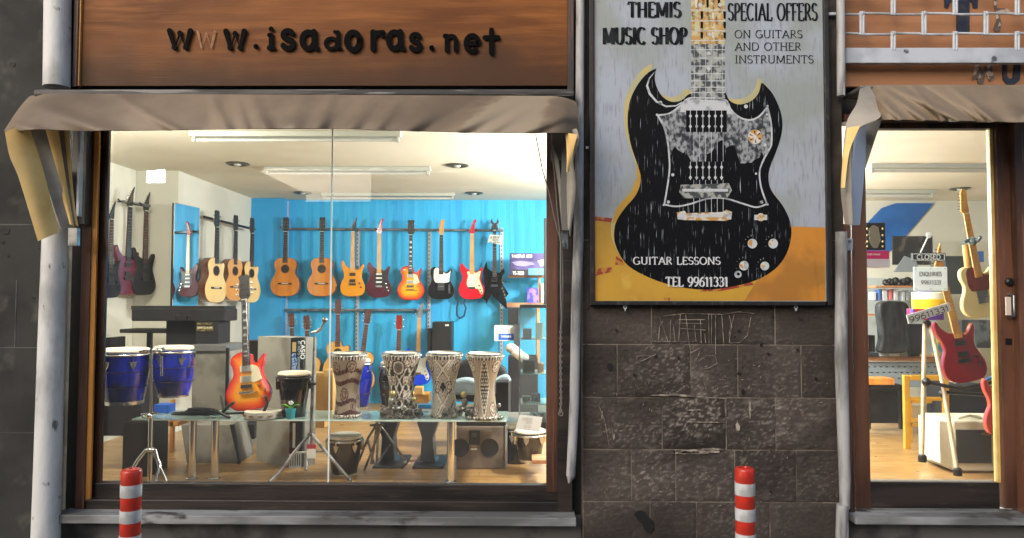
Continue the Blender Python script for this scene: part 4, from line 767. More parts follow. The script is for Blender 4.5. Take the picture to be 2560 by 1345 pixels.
    # headstock + tuners
    H = {'cl': [(-24, nz), (-37, nz + 30), (-36, 985), (-22, 1000), (0, 992), (22, 1000), (36, 985), (37, nz + 30), (24, nz)], 'lp': [(-22, nz), (-42, nz + 30), (-36, 960), (-46, 985), (-20, 1000), (0, 990), (20, 1000), (46, 985), (36, 960), (42, nz + 30), (22, nz)],
         'st': [(-22, nz), (-40, nz + 22), (18, 985), (40, 1000), (52, 975), (30, 930), (34, nz + 30), (22, nz)], 'te': [(-22, nz), (-34, nz + 25), (-10, 975), (5, 1000), (30, 998), (36, 970), (28, 900), (30, nz + 20), (22, nz)],
         'ss': [(-22, nz), (-36, nz + 25), (28, 965), (52, 1000), (38, 930), (34, nz + 15), (22, nz)],
         'wl': [(-22, nz), (-44, nz + 25), (-30, nz + 75), (-55, nz + 110), (-35, nz + 155), (-30, nz + 120), (0, nz + 85), (30, nz + 120), (35, nz + 155), (55, nz + 110), (30, nz + 75), (44, nz + 25), (22, nz)]}
    hk = {'cut': 'cl'}.get(kind, kind); hp = H[hk]
    hs = fin(M_().prism(hp, y0 - 2, y0 + 12, 2), 'headstock', headm)
    TU = dict(smooth=50)
    if hk in ('cl', 'lp', 'wl'):
        for sx in (-1, 1):
            for q in range(3):
                z = nz + 42 + q * (40 if hk != 'wl' else 28); mb = M_(); mb.tube([(sx * 30, y0 + 4, z), (sx * 52, y0 + 4, z)], 3.5, 6); mb.sphere((sx * 56, y0 + 4, z), 9, 8, (.8, .5, 1)); mb.tube([(sx * 20, y0 + 2, z), (sx * 20, y0 - 8, z)], 4, 8); fin(mb, 'tuner', m_chrome, **TU)
    else:
        a, b2 = hp[1], hp[2]
        for q in range(6):
            f = (q + .6) / 6.2; x = a[0] + (b2[0] - a[0]) * f; z = a[1] + (b2[1] - a[1]) * f; mb = M_(); mb.tube([(x - 2, y0 + 4, z), (x - 16, y0 + 4, z + 3)], 3, 6); mb.sphere((x - 19, y0 + 4, z + 3), 6, 8, (1, .5, .9)); mb.tube([(x + 12, y0, z - 4), (x + 12, y0 - 7, z - 4)], 3.5, 8); fin(mb, 'tuner', m_chrome, **TU)
    if ac:
        mb = M_(); mb.m = 0; mb.lathe([(56, -.5), (56, 1.5)], (0, y0 + .2, 345), 30, axis='y'); mb.m = 1; mb.lathe([(44, 1), (44, 2.6)], (0, y0 + .1, 345), 30, axis='y'); fin(mb, 'rosette', [mat_ros, m_bplas])
        mb = M_(); mb.box(-85, 85, y0 - 8, y0 + 1, 150, 170); mb.m = 1; mb.box(-42, 42, y0 - 12, y0 - 8, 158, 165); fin(mb, 'bridge', [m_ebony, m_pearl]); bz = 160
    else:
        bz = {'wl': 300, 'lp': 170, 'ss': 150}.get(kind, 140)
        if guard: fin(M_().prism([p for p in crom(guard[0], 4)], y0 - 3, y0 + (9 if burst else .5)), 'pickguard', guard[1])
        yy = y0 - 3; mb = M_(); mb.m = 0
        pm = {'ss': m_bplas, 'lp': m_pkup, 'te': m_dchrome, 'wl': m_bplas}.get(kind, m_wplas)
        for z in {'lp': (300, 225), 'ss': (275,), 'st': (295, 245, 195), 'te': (150,), 'wl': (360, 390)}[kind]:
            mb.m = 0; 
            if burst: mb.m = 1; mb.box(-46, 46, yy - 4, yy + 8, z - 22, z + 22); mb.m = 0
            hw = 19 if kind in ('ss', 'lp') else 10; mb.box(-36, 36, yy - 8, yy + 4, z - hw, z + hw)
        if kind == 'ss': mb.box(-36, 36, yy - 9, yy + 4, 175, 215)
        fin(mb, 'pickups', [pm, m_cream])
        mb = M_(); mb.box(-42, 42, yy - 12, yy + 4, bz - 12, bz + 14)
        if burst or kind == 'lp': mb.m = 0; mb.tube([(-52, yy - 10, bz - 42), (52, yy - 10, bz - 42)], 9, 10)
        if kind == 'te': mb.box(-42, 42, yy - 5, yy + 1, 110, 205)
        fin(mb, 'bridge', m_bplas if kind == 'ss' else m_chrome)
        mb = M_(); KN = {'lp': ((90, 170), (128, 135), (72, 120), (110, 85)), 'ss': ((88, 165), (108, 115)), 'st': ((90, 170), (105, 125), (118, 85)), 'te': ((102, 150), (102, 110)), 'wl': ((95, 265), (115, 225), (128, 185), (135, 150))}[kind]
        for (x, z) in KN: mb.lathe([(11, -2), (10, 12), (2, 13)], (x, yy, z), 14, axis='y')
        if kind == 'te': mb.box(88, 116, yy - 2, yy + 2, 70, 190)
        fin(mb, 'knobs', (m_bplas if kind == 'ss' else m_amber if burst else m_chrome), smooth=40)
    if strings:
        mb = M_()
        for q in range(6):
            f = (q - 2.5) / 2.5; mb.tube([(f * 24, y0 - 14, bz), (f * 17, y0 - 11, nz)], 1.0, 5)
        fin(mb, 'strings', m_string)
    return t
m_pkup = mat('nickel_cover', 'a5a69f', .45, .4)
M_BURST = mat('sunburst_lacquer', (1, 1, 1), .1, coat=.9, attr=True, rv=.03)
mat_ros = mat('rosette', '6a4426', .4, c2='2d2019', sc_=120)
m_amber = mat('amber_knob', 'a8742a', .25)
GST = [(-62, 335), (-34, 345), (28, 335), (50, 325), (84, 345), (108, 350), (100, 300), (92, 255), (108, 200), (130, 150), (140, 100), (128, 62), (104, 70), (88, 110), (62, 132), (0, 128), (-42, 140), (-62, 180), (-62, 230), (-48, 290)]
GLP = [(34, 320), (62, 318), (84, 300), (100, 245), (108, 215), (52, 195), (40, 200), (38, 260)]
GTE = [(-60, 395), (-28, 385), (24, 350), (44, 325), (80, 322), (112, 350), (120, 368), (112, 300), (104, 250), (100, 218), (50, 206), (-44, 206), (-75, 215), (-92, 260), (-92, 320), (-88, 365)]
GPR = [(20, 300), (60, 300), (96, 330), (110, 300), (100, 250), (92, 190), (50, 200), (30, 240)]
m_ced = gmat('cedar_top', 'c98236', c2='bd742c', sc_=4, st=(6, 1, .4)); m_side = gmat('rosewood_side', '6a3c22'); m_spr = gmat('spruce_top', 'd8bd84', c2='cfb075', sc_=4, st=(6, 1, .4)); m_nat = gmat('natural_top', 'c99252')
DB = 9.13; HB = 1.0
def hang(u, v1, v0): return W(u, v1, DB), (v1 - v0) / S(DB)
GR = 'guitars hanging on the blue back wall'
def bw(kind, u, v0, v1, label, **k): l, h = hang(u, v1, v0); return guitar(kind, l, h, k.pop('name', 'electric_guitar'), label, group=GR, **k)
bw('cl', 715, 542, 741, 'orange brown classical guitar, leftmost on the blue wall', name='classical_guitar', body=m_side, top=m_ced, neckm=m_ebony)
bw('cl', 806, 542, 741, 'orange brown classical guitar behind the joint of the panes', name='classical_guitar', body=m_side, top=m_ced, neckm=m_ebony)
bw('ss', 882, 541, 741, 'amber orange electric guitar with black hardware', body=gmat('amber_lacquer', 'dd9320'), neckm=m_maple)
m_burg = gmat('burgundy_lacquer', '4b1726', c2='5e2033', sc_=5)
bw('st', 948, 545, 744, 'dark burgundy electric guitar with black pickguard and red headstock', body=m_burg, guard=(GST, m_bplas), neckm=m_maple, headm=gmat('red_head', '9b1730'))
bw('lp', 1027, 549, 750, 'cherry sunburst electric guitar hanging in the middle of the blue wall', body=gmat('cherry_side', 'b51c1c'), burst=('c81b1e', 'e8731c', 'f2b022'), guard=(GLP, m_cream), neckm=m_ebony, inlay=True)
m_gblk2 = mat('satin_black', '0b0b0d', .4, spec=.3); m_gblk = gmat('black_lacquer', '101318')
bw('te', 1103, 548, 748, 'black electric guitar with white pickguard', body=m_gblk, guard=(GTE, m_wplas), headm=m_maple, neckm=m_rose)
bw('st', 1180, 547, 748, 'bright red electric guitar with cream pickguard and maple neck', body=gmat('red_lacquer', 'd01426'), guard=(GST, m_cream), neckm=m_maple, headm=gmat('red_head2', 'b5162a'))
bw('wl', 1236, 545, 774, 'black electric guitar with sharp spiky body and price tag', body=m_gblk, neckm=m_ebony)
# price card on the spiky guitar
t = thing('price_card', 'white handwritten price card hung on the spiky black guitar', 'card', W(1238, 612, 9.0))
mb = MB(); q = [W(u, v, 9.0) for u, v in ((1219, 606), (1253, 612), (1257, 589), (1224, 586))]; mb.prism([(p.x, p.z) for p in q], q[0].y, q[0].y + .003); part(mb, 'card', m_wplas, t)
mb = MB(); textpx(mb, 'LX 1970 NEW', 1225, 591, 1253, 596, 8.998, wt=.14); textpx(mb, 'DELUXE', 1231, 598, 1247, 602, 8.998, wt=.14); textpx(mb, 'XX .670.000', 1223, 604, 1250, 608, 8.998, wt=.14); part(mb, 'writing', m_bplas, t)
# hanging strap
mb = MB(); mb.tube([W(u, v, 9.2) for u, v in ((1146, 752), (1142, 770), (1142, 788), (1150, 796), (1160, 790), (1165, 770), (1160, 758), (1162, 750))], .012, 8)
mb.build('guitar_strap', mat('dark_blue_strap', '10386a', .7), label='dark blue strap loop hanging below the red guitar', cat='strap', smooth=50)
# lower row: guitars standing against the back wall
DL = 9.05
def lw(kind, u, v0, tilt, label, **k):
    ztop = W(u, v0, DL).z; h = k.pop('h', 1.0); base = W(u, v0, DL); p = Vector((base.x - sin(R(tilt)) * h, base.y, base.z - cos(R(tilt)) * h))
    return guitar(kind, p, h, k.pop('name', 'classical_guitar'), label, ry=tilt, rx=-3, group='guitars standing along the blue back wall', **k)
m_yel = gmat('yellow_spruce', 'd9a95a', c2='c9964a', sc_=4)
lw('cl', 727, 782, -5, 'guitar with dark headstock behind the grey cardboard box', body=m_side, top=m_ced, neckm=m_mahog, headm=m_mahog)
lw('cl', 765, 788, -5, 'yellow topped guitar leaning beside the tall keyboard box', body=m_side, top=m_yel, neckm=m_mahog, headm=m_mahog)
lw('cut', 845, 748, -1, 'steel string guitar with cutaway behind the beige goblet drum', name='acoustic_guitar', body=m_side, top=m_yel, neckm=m_mahog, headm=m_mahog)
lw('cl', 921, 773, 6, 'yellow guitar leaning behind the blue floor conga', body=m_side, top=m_yel, neckm=m_mahog, headm=m_mahog)
lw('cl', 998, 787, 0, 'small guitar with red headstock behind the second goblet drum', body=m_side, top=m_yel, neckm=m_mahog, headm=gmat('redhead3', '8a2a1c'))
lw('st', 1049, 757, 1, 'blue electric guitar with chrome tuners on the lower rail', name='electric_guitar', body=gmat('blue_lacquer', '0f3fd0'), guard=(GST, m_wplas), neckm=m_maple, headm=m_dchrome, h=1.0)
# left wall guitars
def lg(kind, u, v0, v1, d, label, **k): return guitar(kind, W(u, v1, d), (v1 - v0) / S(d), k.pop('name', 'electric_guitar'), label, **k)
lg('ss', 312, 462, 738, 6.8, 'dark red electric guitar hanging on the left wall rail', rz=76, rx=0, ry=1, body=gmat('dark_red', '5a1420'), neckm=m_ebony, group='electric guitars on the left wall')
lg('ss', 356, 476, 738, 7.0, 'glossy black electric guitar hanging at the end of the left rail', rz=76, body=m_gblk2, neckm=m_rose, group='electric guitars on the left wall')
lg('ss', 270, 500, 745, 6.6, 'black electric guitar half hidden by the left window frame', rz=76, body=m_gblk2, neckm=m_rose, group='electric guitars on the left wall')
lg('cut', 530, 524, 757, 7.72, 'pale cutaway acoustic guitar nearest the wall mirror', name='acoustic_guitar', rz=76, body=m_side, top=m_spr, neckm=m_ebony, group='acoustic guitars on the cream wall')
lg('cl', 578, 536, 752, 8.15, 'orange toned acoustic guitar between two pale ones', name='acoustic_guitar', rz=76, body=m_side, top=m_nat, neckm=m_ebony, group='acoustic guitars on the cream wall')
lg('cut', 619, 543, 757, 8.5, 'pale cutaway acoustic guitar beside the blue pier', name='acoustic_guitar', rz=76, body=m_side, top=m_spr, neckm=m_ebony, group='acoustic guitars on the cream wall')
# star guitar of the window: cherry sunburst on a stand on the table
TZ = W(800, 1049, 5.25).z
def onT(u, d): p = W(u, 1000, d); return Vector((p.x, p.y, TZ))
gl = onT(618, 5.36); gl.z = W(618, 1026, 5.36).z
guitar('lp', gl + Vector((.02, 0, 0)), 1.0, 'electric_guitar', 'cherry sunburst electric guitar standing on the glass display table', rz=-5, rx=-9, ry=-7, body=gmat('cherry_side2', 'b51c1c'), burst=('c4161a', 'e8631c', 'eda02a'), guard=(GLP, m_cream), neckm=m_rose, inlay=True, strings=True)
t = thing('guitar_stand', 'black folding stand under the sunburst guitar on the glass table', 'stand', (gl.x, gl.y, TZ))
mb = MB()
for (u0, v0, u1, v1, u2, v2) in ((553, 1035, 566, 1020, 585, 1006), (660, 1028, 668, 1010, 664, 990)):
    mb.tube([W(u0, v0, 5.3), W(u1, v1, 5.3), W(u2, v2, 5.26)], .011, 8)
mb.tube([W(545, 1030, 5.3), W(574, 1044, 5.27)], .011, 8); mb.tube([W(560, 1036, 5.3), W(552, 990, 5.45)], .008, 8); mb.tube([W(560, 1034, 5.32), W(665, 1030, 5.42)], .009, 8)
part(mb, 'legs', m_bplas, t, smooth=50)

# ================================================================ glass display table
t = thing('display_table', 'long low glass table on chrome legs in the shop window', 'table', (onT(800, 5.45).x, onT(800, 5.45).y, FLOOR))
a = onT(331, 5.25).x; b_ = onT(1268, 5.25).x; y0, y1 = 1.25, 1.68
m_tglass = mat('frosted_table_glass', '8fa59d', .08, c2='7f958e', sc_=3, rv=.03)
part(MB().box(a, b_, y0, y1, TZ - .012, TZ), 'tabletop', m_tglass, t, bevel=.002)
part(MB().box(a + .002, b_ - .002, y0 - .003, y0 - .0005, TZ - .0105, TZ - .003), 'glass_edge', mat('table_edge', 'c5d8d2', .2), t)
for u, d in ((482, 5.4), (538, 5.4), (1127, 5.35)):
    p = W(u, 1100, d); part(MB().tube([(p.x, p.y, FLOOR), (p.x, p.y, TZ - .0125)], .028, 18).lathe([(.045, 0), (.045, .006), (.03, .01)], (p.x, p.y, FLOOR), 18), 'leg', m_chrome, t, smooth=40)

# ================================================================ drums
m_skin = mat('drum_skin', 'd9d3c3', .6, c2='c4baa2', sc_=7); m_hoop = mat('chrome_hoop', 'c8cacc', .2, 1)
m_bdrum = gmat('deep_blue_shell', '0a24a8', r=.07, c2='05124f', sc_=3); m_kdrum = gmat('black_shell', '0c0c0e', r=.12)
def drum(name, label, cat, p, r, h, shell, prof, group=None, lugs=6, hoop=m_hoop, bands=True, botring=True):
    t = thing(name, label, cat, p, group); x, y, z = p
    part(MB().lathe([(r * k, h * q) for q, k in prof], p, 40), 'shell', shell, t, smooth=50)
    r1 = r * prof[-1][1]
    part(MB().lathe([(r1 + .002, h - .006), (r1 + .008, h + .004), (r1, h + .016), (r1 * .9, h + .02), (.002, h + .021)], p, 40), 'drumhead', m_skin, t, smooth=50)
    part(MB().torus((x, y, z + h - .022), r1 + .012, .007, 'z', 36, 8).lathe([(r1 + .004, h - .03), (r1 + .006, h - .03), (r1 + .006, h - .012), (r1 + .004, h - .012)], p, 36, capb=False, capt=False), 'hoop', hoop, t, smooth=50)
    if botring: part(MB().lathe([(r * prof[0][1] + .002, -.002), (r * prof[0][1] + .004, .022)], p, 36, capb=False, capt=False), 'bottom_ring', hoop, t, smooth=50)
    if bands:
        for q in (.33, .62):
            kk = [b for a_, b in prof if a_ >= q][0]; part(MB().torus((x, y, z + h * q), r * kk * .995, .003, 'z', 36, 6), 'band', m_kdrum, t, smooth=50)
    for i in range(lugs):
        a_ = 2 * pi * i / lugs - pi / 2 - .25; c_, s_ = cos(a_), sin(a_); rr_ = r1 + .008; mb = MB()
        mb.tube([(x + c_ * (rr_ + .006), y + s_ * (rr_ + .006), z + h - .02), (x + c_ * (rr_ + .004), y + s_ * (rr_ + .004), z + h * .78)], .005, 6)
        T_ = Matrix.Translation((x + c_ * (rr_ - .004), y + s_ * (rr_ - .004), z + h * .74)) @ Matrix.Rotation(a_ + pi / 2, 4, 'Z')
        m2 = MB(T_); m2.prism([(-.022, .03), (.022, .03), (.016, 0), (0, -.03), (-.016, 0)], -.012, .01, .003)
        mb.v += m2.v; k0 = len(mb.c); mb.f += [[i2 + k0 for i2 in f] for f in m2.f]; mb.mi += m2.mi; mb.c += m2.c
        part(mb, 'lug', hoop, t, smooth=40)
    return t
BAR = [(0, .72), (.15, .82), (.35, .94), (.6, 1.0), (.8, 1.0), (1, .96)]
CUP = [(0, .72), (.3, .84), (.6, .94), (.85, 1.0), (1, 1.0)]
def dp(u, v, d): return W(u, v, d)
s5 = S(5.0)
drum('conga', 'left and lower of the two blue congas on the chrome stand', 'drum', dp(310, 1008, 5.0), 57 / s5, 130 / s5, m_bdrum, [(0, .78), (.2, .86), (.5, .96), (.8, 1.0), (1, .98)], 'blue congas on the chrome stand')
drum('conga', 'right and higher of the two blue congas on the chrome stand', 'drum', dp(433, 990, 5.1), 48 / S(5.1), 118 / S(5.1), m_bdrum, [(0, .72), (.2, .86), (.5, 1.0), (.8, 1.0), (1, .92)], 'blue congas on the chrome stand')
# chrome double stand
t = thing('drum_stand', 'chrome tripod stand holding the two blue congas', 'stand', W(377, 1205, 4.75))
d = 4.8
mb = MB(); mb.tube([W(378, 872, d), W(378, 1050, d)], .008, 12); mb.tube([W(377, 1040, d), W(374, 1235, d)], .014, 12); part(mb, 'tube', m_chrome, t, smooth=50)
mb = MB(); mb.sphere(W(374, 1040, d), .024, 10, (1, 1, .8)); mb.tube([W(358, 1036, d), W(392, 1032, d)], .008, 8); mb.tube([W(360, 1046, d), W(352, 1034, d)], .006, 8); part(mb, 'clamp', m_chrome, t, smooth=50)
mb = MB(); mb.sphere(W(376, 1124, d), .03, 10, (1, 1, .5)); part(mb, 'collar', m_chrome, t, smooth=50)
for pts in ([(366, 1124), (345, 1150), (318, 1195), (300, 1235)], [(388, 1124), (398, 1165), (412, 1195), (425, 1235)], [(384, 1130), (400, 1160), (392, 1200), (384, 1235)]):
    part(MB().tube([W(u, v, d - .03 * i) for i, (u, v) in enumerate(pts)], .011, 8), 'leg', m_chrome, t, smooth=50)
mb = MB(); mb.tube([W(350, 880, d + .05), W(410, 872, d + .05)], .012, 10)
for u in (362, 372, 386, 400): mb.sphere(W(u, 877, d), .016, 8)
mb.tube([W(404, 890, d + .05), W(404, 940, d + .05)], .008, 8); part(mb, 'cross_arm', m_chrome, t, smooth=50)
drum('hand_drum', 'tall black hand drum standing behind the potted plant', 'drum', onT(735, 5.4), 38 / S(5.4), 104 / S(5.4), m_kdrum, CUP, bands=False, hoop=mat('black_hoop', '151515', .3))
for u, v, r_, h_, d_, lb in ((861, 1188, 41, 95, 5.6, 'black conga with yellow skin on the floor under the table'), ):
    drum('floor_drum', lb, 'drum', dp(u, v, d_), r_ / S(d_), h_ / S(d_), m_kdrum, CUP, bands=False)
drum('floor_drum', 'black drum at the right under the showcase beside the price note', 'drum', dp(1325, 1152, 5.6), 36 / S(5.6), 72 / S(5.6), m_kdrum, CUP, bands=False)
drum('floor_drum', 'black drum half hidden behind the one with the note', 'drum', dp(1290, 1162, 6.0), 38 / S(6.0), 95 / S(6.0), m_kdrum, CUP, bands=False)
CON = [(0, .55), (.3, .78), (.55, .98), (.7, 1.0), (.9, .78), (1, .7)]
drum('conga', 'slim blue conga standing behind the beige goblet drum', 'drum', dp(905, 1022, 6.1), 26 / S(6.1), 118 / S(6.1), m_bdrum, CON, 'slim congas in the middle', lugs=5)
drum('conga', 'slim black conga beside the patterned goblet drum with round medallion', 'drum', dp(968, 1022, 6.1), 22 / S(6.1), 112 / S(6.1), m_kdrum, CON, 'slim congas in the middle', lugs=5)
# goblet drums
M_DAR = mat('painted_drum_shell', (1, 1, 1), .35, attr=True, bump=.2, bsc=120)
tan, dk, rd, wh, gy = C('877a69'), C('1a1815'), C('6e261f'), C('bdb8ab'), C('5c5851')
def medal(x, y, r, ring=True):
    q = math.hypot(x, y) / r
    if q > 1: return None
    if q > .8: return dk
    if q > .62: return wh
    if q > .5: return rd
    if q > .22: return wh if int((math.atan2(y, x) + pi) * 2.55) % 2 else dk
    return wh
def pat(kind):
    def f(a, z, H):
        a = (a + pi / 2 + 2 * pi) % (2 * pi); 
        if a > pi: a -= 2 * pi       # 0 faces the street
        v = z / H; x = a * .62; y = v * 2
        if v > .955: return wh
        if v > .90: return dk if int(a * 12) % 2 else wh
        if kind == 0:
            for (mx_, my_, mr_) in ((.28, .8 * 2, .2), (-.05, .36 * 2, .22), (-.35, .78 * 2, .18), (.45, .18 * 2, .16), (-.5, .15 * 2, .14), (.8, .5, .2), (-.85, .9, .2)):
                c = medal(x - mx_, (y - my_), mr_)
                if c: return c if c is not wh else tan
            for base in (.07, .245, .555, .72):
                wv = base + .03 * sin(a * 3)
                if abs(v - wv) < .022: return dk if int(a * 14) % 2 else rd
                if abs(v - wv) < .032: return dk
            return tan
        if kind == 1:
            c = medal(x + .02, y - 1.55, .26)
            if c: return (gy if math.hypot(x + .02, y - 1.55) < .16 else c)
            for mx_ in (-.55, -.28, .3, .58):
                for my_ in (.25, .7, 1.15, 1.7):
                    c = medal(x - mx_, y - my_, .17)
                    if c: return c
            if abs((x * 3 + y * 2.2) % 1 - .5) < .12 or abs((x * 3 - y * 2.2) % 1 - .5) < .12: return wh
            return dk
        if kind == 2:
            for mx_ in (-.32, .32):
                c = medal(x - mx_, y - .95, .19)
                if c: return c
            for mx_ in (-.6, .62):
                c = medal(x - mx_, y - 1.6, .22)
                if c: return c
            if abs(x) + abs(y - .95) * .9 < .16: return dk
            for cy in (1.5, .4):
                if abs(abs(x) * 1.0 - abs(y - cy) * .95) < .05: return wh
                if abs(abs(x) * 1.0 - abs(y - cy) * .95) < .075: return dk
            return gy if (int(a * 16) + int(v * 34)) % 2 else wh
        if kind == 3:
            wd = .04 + .3 * abs(abs(v - .5) * 2 - 1) if abs(v - .5) < .42 else .0
            wd = .3 * (1 - abs(v - .5) / .45)
            if abs(x) < wd:
                g = ((x * 9 + (int(y * 9) % 2) * .5) % 1, (y * 9) % 1)
                return dk if math.hypot(g[0] - .5, g[1] - .5) > .33 else wh
            if abs(x) < wd + .035: return wh
            for (mx_, my_, mr_) in ((.55, 1.62, .22), (-.6, 1.62, .2), (.5, .3, .22), (-.5, .3, .2)):
                c = medal(x - mx_, y - my_, mr_)
                if c: return c
            return tan
    return f
DARP = [(.70, 0), (.72, .02), (.70, .06), (.67, .14), (.64, .28), (.62, .4), (.64, .5), (.70, .6), (.80, .72), (.93, .85), (1.0, .92), (1.0, .97)]
def darbuka(u, v0, v1, wpx, d, kind, lb):
    p = onT(u, d); h = W(u, v0, d).z - TZ; r = wpx / 2 / S(d) * .97; t = thing('goblet_drum', lb, 'drum', p, 'goblet drums on the glass table'); pf = pat(kind)
    prof = DARP if kind < 3 else [(.72, 0), (.74, .03), (.68, .1), (.6, .25), (.53, .42), (.54, .52), (.66, .66), (.8, .78), (.94, .88), (1.0, .93), (1, .97)]; pp = crom(prof, 7, False)
    o = part(MB().lathe([(q.x * r, q.y * h) for q in pp], p, 110, colf=lambda a_, z: pf(a_, z, h)), 'shell', M_DAR, t, smooth=60)
    part(MB().lathe([(r * 1.0, h * .965), (r * 1.035, h * .972), (r * 1.03, h * .99), (r * .96, h), (r * .92, h * .985)], p, 48, capb=False, capt=False), 'rim', m_hoop, t, smooth=50)
    part(MB().lathe([(r * .93, h * .98), (.002, h * .985)], p, 40), 'drumhead', m_skin, t)
    mb = MB()
    for k in range(26): a_ = 2 * pi * k / 26; mb.sphere(p + Vector((cos(a_) * r * 1.03, sin(a_) * r * 1.03, h * .95)), .006, 6)
    part(mb, 'tuning_studs', m_hoop, t, smooth=60)
    part(MB().lathe([(r * .76, .0), (r * .78, .006), (r * .74, h * .05), (r * .7, h * .055)], p, 40), 'foot_ring', mat('drum_foot', '4a423a', .4, c2='b0a794', sc_=90, lo=.5, hi=.55), t, smooth=50)
darbuka(869, 881, 1038, 94, 5.38, 0, 'beige goblet drum with round medallions, leftmost of the row')
darbuka(1003, 880, 1036, 98, 5.4, 1, 'black and white goblet drum with one large round medallion')
darbuka(1110, 880, 1033, 92, 5.42, 2, 'grey and white goblet drum with crossing lattice bands')
darbuka(1212, 882, 1042, 94, 5.33, 3, 'goblet drum with a dotted black diamond, rightmost of the row')
# tambourine
t = thing('tambourine', 'tambourine with brass jingles lying by the sunburst guitar', 'tambourine', onT(658, 5.32)); p = onT(658, 5.32)
part(MB().lathe([(.122, .006), (.128, .006), (.128, .05), (.122, .05), (.122, .006)], p, 40, capb=False, capt=False), 'frame', mat('pale_shell', '9fa09a', .3), t, smooth=40)
mb = MB()
for k in range(12): a_ = 2 * pi * k / 12 + .2; mb.lathe([(.001, -.004), (.02, -.002), (.02, .002), (.001, .004)], p + Vector((cos(a_) * .128, sin(a_) * .128, .028)), 12)
part(mb, 'jingles', mat('brass', 'c8a24a', .25, 1), t, smooth=40)
part(MB().lathe([(.126, .0505), (.002, .051)], p, 36), 'skin', m_skin, t)
# potted plant
t = thing('potted_plant', 'small toy plant in a turquoise pot on the glass table', 'plant', onT(727, 5.28)); p = onT(727, 5.28)
part(MB().lathe([(.027, 0), (.034, .055), (.037, .056), (.037, .072), (.03, .072), (.028, .06), (.002, .06)], p, 24), 'pot', mat('turquoise_plastic', '12808a', .35), t, smooth=40)
m_leaf = mat('toy_leaf', '5fae2a', .4); mb = MB()
for sx in (-1, 1): mb.grid(lambda u, v, sx=sx: p + Vector((sx * (.004 + .062 * u), (v - .5) * .03 * sin(pi * min(1, u * .9 + .08)), .078 + .024 * sin(u * 2.2) - .004 * abs(v - .5))), 8, 4, .002)
mb.tube([p + Vector((0, 0, .06)), p + Vector((.002, 0, .105))], .003, 6); part(mb, 'leaf', m_leaf, t, smooth=60)
mb = MB()
for a_ in range(5): mb.sphere(p + Vector((.012 * cos(a_ * 1.257) + .002, 0, .112 + .009 * sin(a_ * 1.257))), .008, 6)
part(mb, 'flower', m_wplas, t, smooth=60)
# metal sculptures
m_nuts = mat('dark_scrap_metal', '4c4e50', .35, .85, c2='8b8a80', sc_=40); m_brs = mat('brassy_nut', '9c9668', .35, .8)
def biker(u, d, lb, k=1.0, flip=1):
    p = onT(u, d); t = thing('metal_figurine', lb, 'figurine', p, 'scrap metal figurines on the glass table')
    def q(x, z, y=0): return p + Vector((x * flip * k, y, z * k))
    mb = MB()
    for x in (-.06, .075): mb.torus(q(x, .034), .024 * k, .009 * k, 'y', 18, 7); mb.lathe([(.014 * k, -.012), (.014 * k, .012)], q(x, .034), 8, axis='y')
    part(mb, 'wheels', m_nuts, t, smooth=50)
    mb = MB(); mb.tube([q(-.06, .034), q(-.02, .05), q(.02, .04), q(.05, .075), q(.075, .034)], .007 * k, 7); mb.sphere(q(.0, .06), .024 * k, 8, (1.3, .8, .7)); mb.tube([q(.05, .07), q(.035, .115)], .005 * k, 6); mb.lathe([(.018 * k, -.02), (.018 * k, .02)], q(0, .035), 6, axis='y'); mb.tube([q(-.03, .06), q(-.085, .075)], .008 * k, 6); part(mb, 'frame', m_nuts, t, smooth=50)
    mb = MB(); mb.sphere(q(-.028, .098), .02 * k, 8, (.9, .9, 1.4)); mb.tube([q(-.024, .112), q(.01, .108), q(.034, .115)], .006 * k, 7); mb.tube([q(-.028, .078), q(.012, .07), q(.014, .035)], .007 * k, 7); part(mb, 'rider_body', m_nuts, t, smooth=50)
    part(MB().sphere(q(-.02, .145), .019 * k, 10), 'rider_head', m_brs, t, smooth=60)
biker(990, 5.28, 'scrap metal biker figurine before the medallion goblet drum', 1.25)
biker(1028, 5.32, 'second scrap metal figurine leaning at the medallion drum', .95, -1)
biker(1150, 5.3, 'scrap metal biker figurine before the lattice goblet drum', 1.2, -1)
p = onT(1212, 5.3); mb = MB()
mb.torus(p + Vector((.055, .02, .055)), .03, .009, 'y', 20, 8); mb.torus(p + Vector((-.09, 0, .05)), .026, .007, 'x', 18, 7)
for k in range(20): a_ = 2 * pi * k / 20; mb.sphere(p + Vector((cos(a_) * .125, sin(a_) * .09, .014)), .013, 6)
mb.sphere(p + Vector((.1, 0, .1)), .016, 8); mb.tube([p + Vector((-.09, 0, .02)), p + Vector((-.06, 0, .13))], .006, 6)
mb.build('metal_figurine', m_nuts, label='ring of metal nuts and coils at the foot of the rightmost goblet drum', cat='figurine', group='scrap metal figurines on the glass table', smooth=50)
# cables on the table
mb = MB()
for k in range(9):
    c_ = onT(455 + k * 8, 5.45); mb.tube([c_ + Vector((.07 * cos(a_ * .6 + k) * (1 + .1 * k), .05 * sin(a_ * .6 + k), .008 + .005 * k * (.5 + .5 * sin(a_ * .5)))) for a_ in range(12)], .006, 6)
mb.build('cable_coil', m_bplas, label='coil of black cables lying on the left of the glass table', cat='cable', smooth=60)
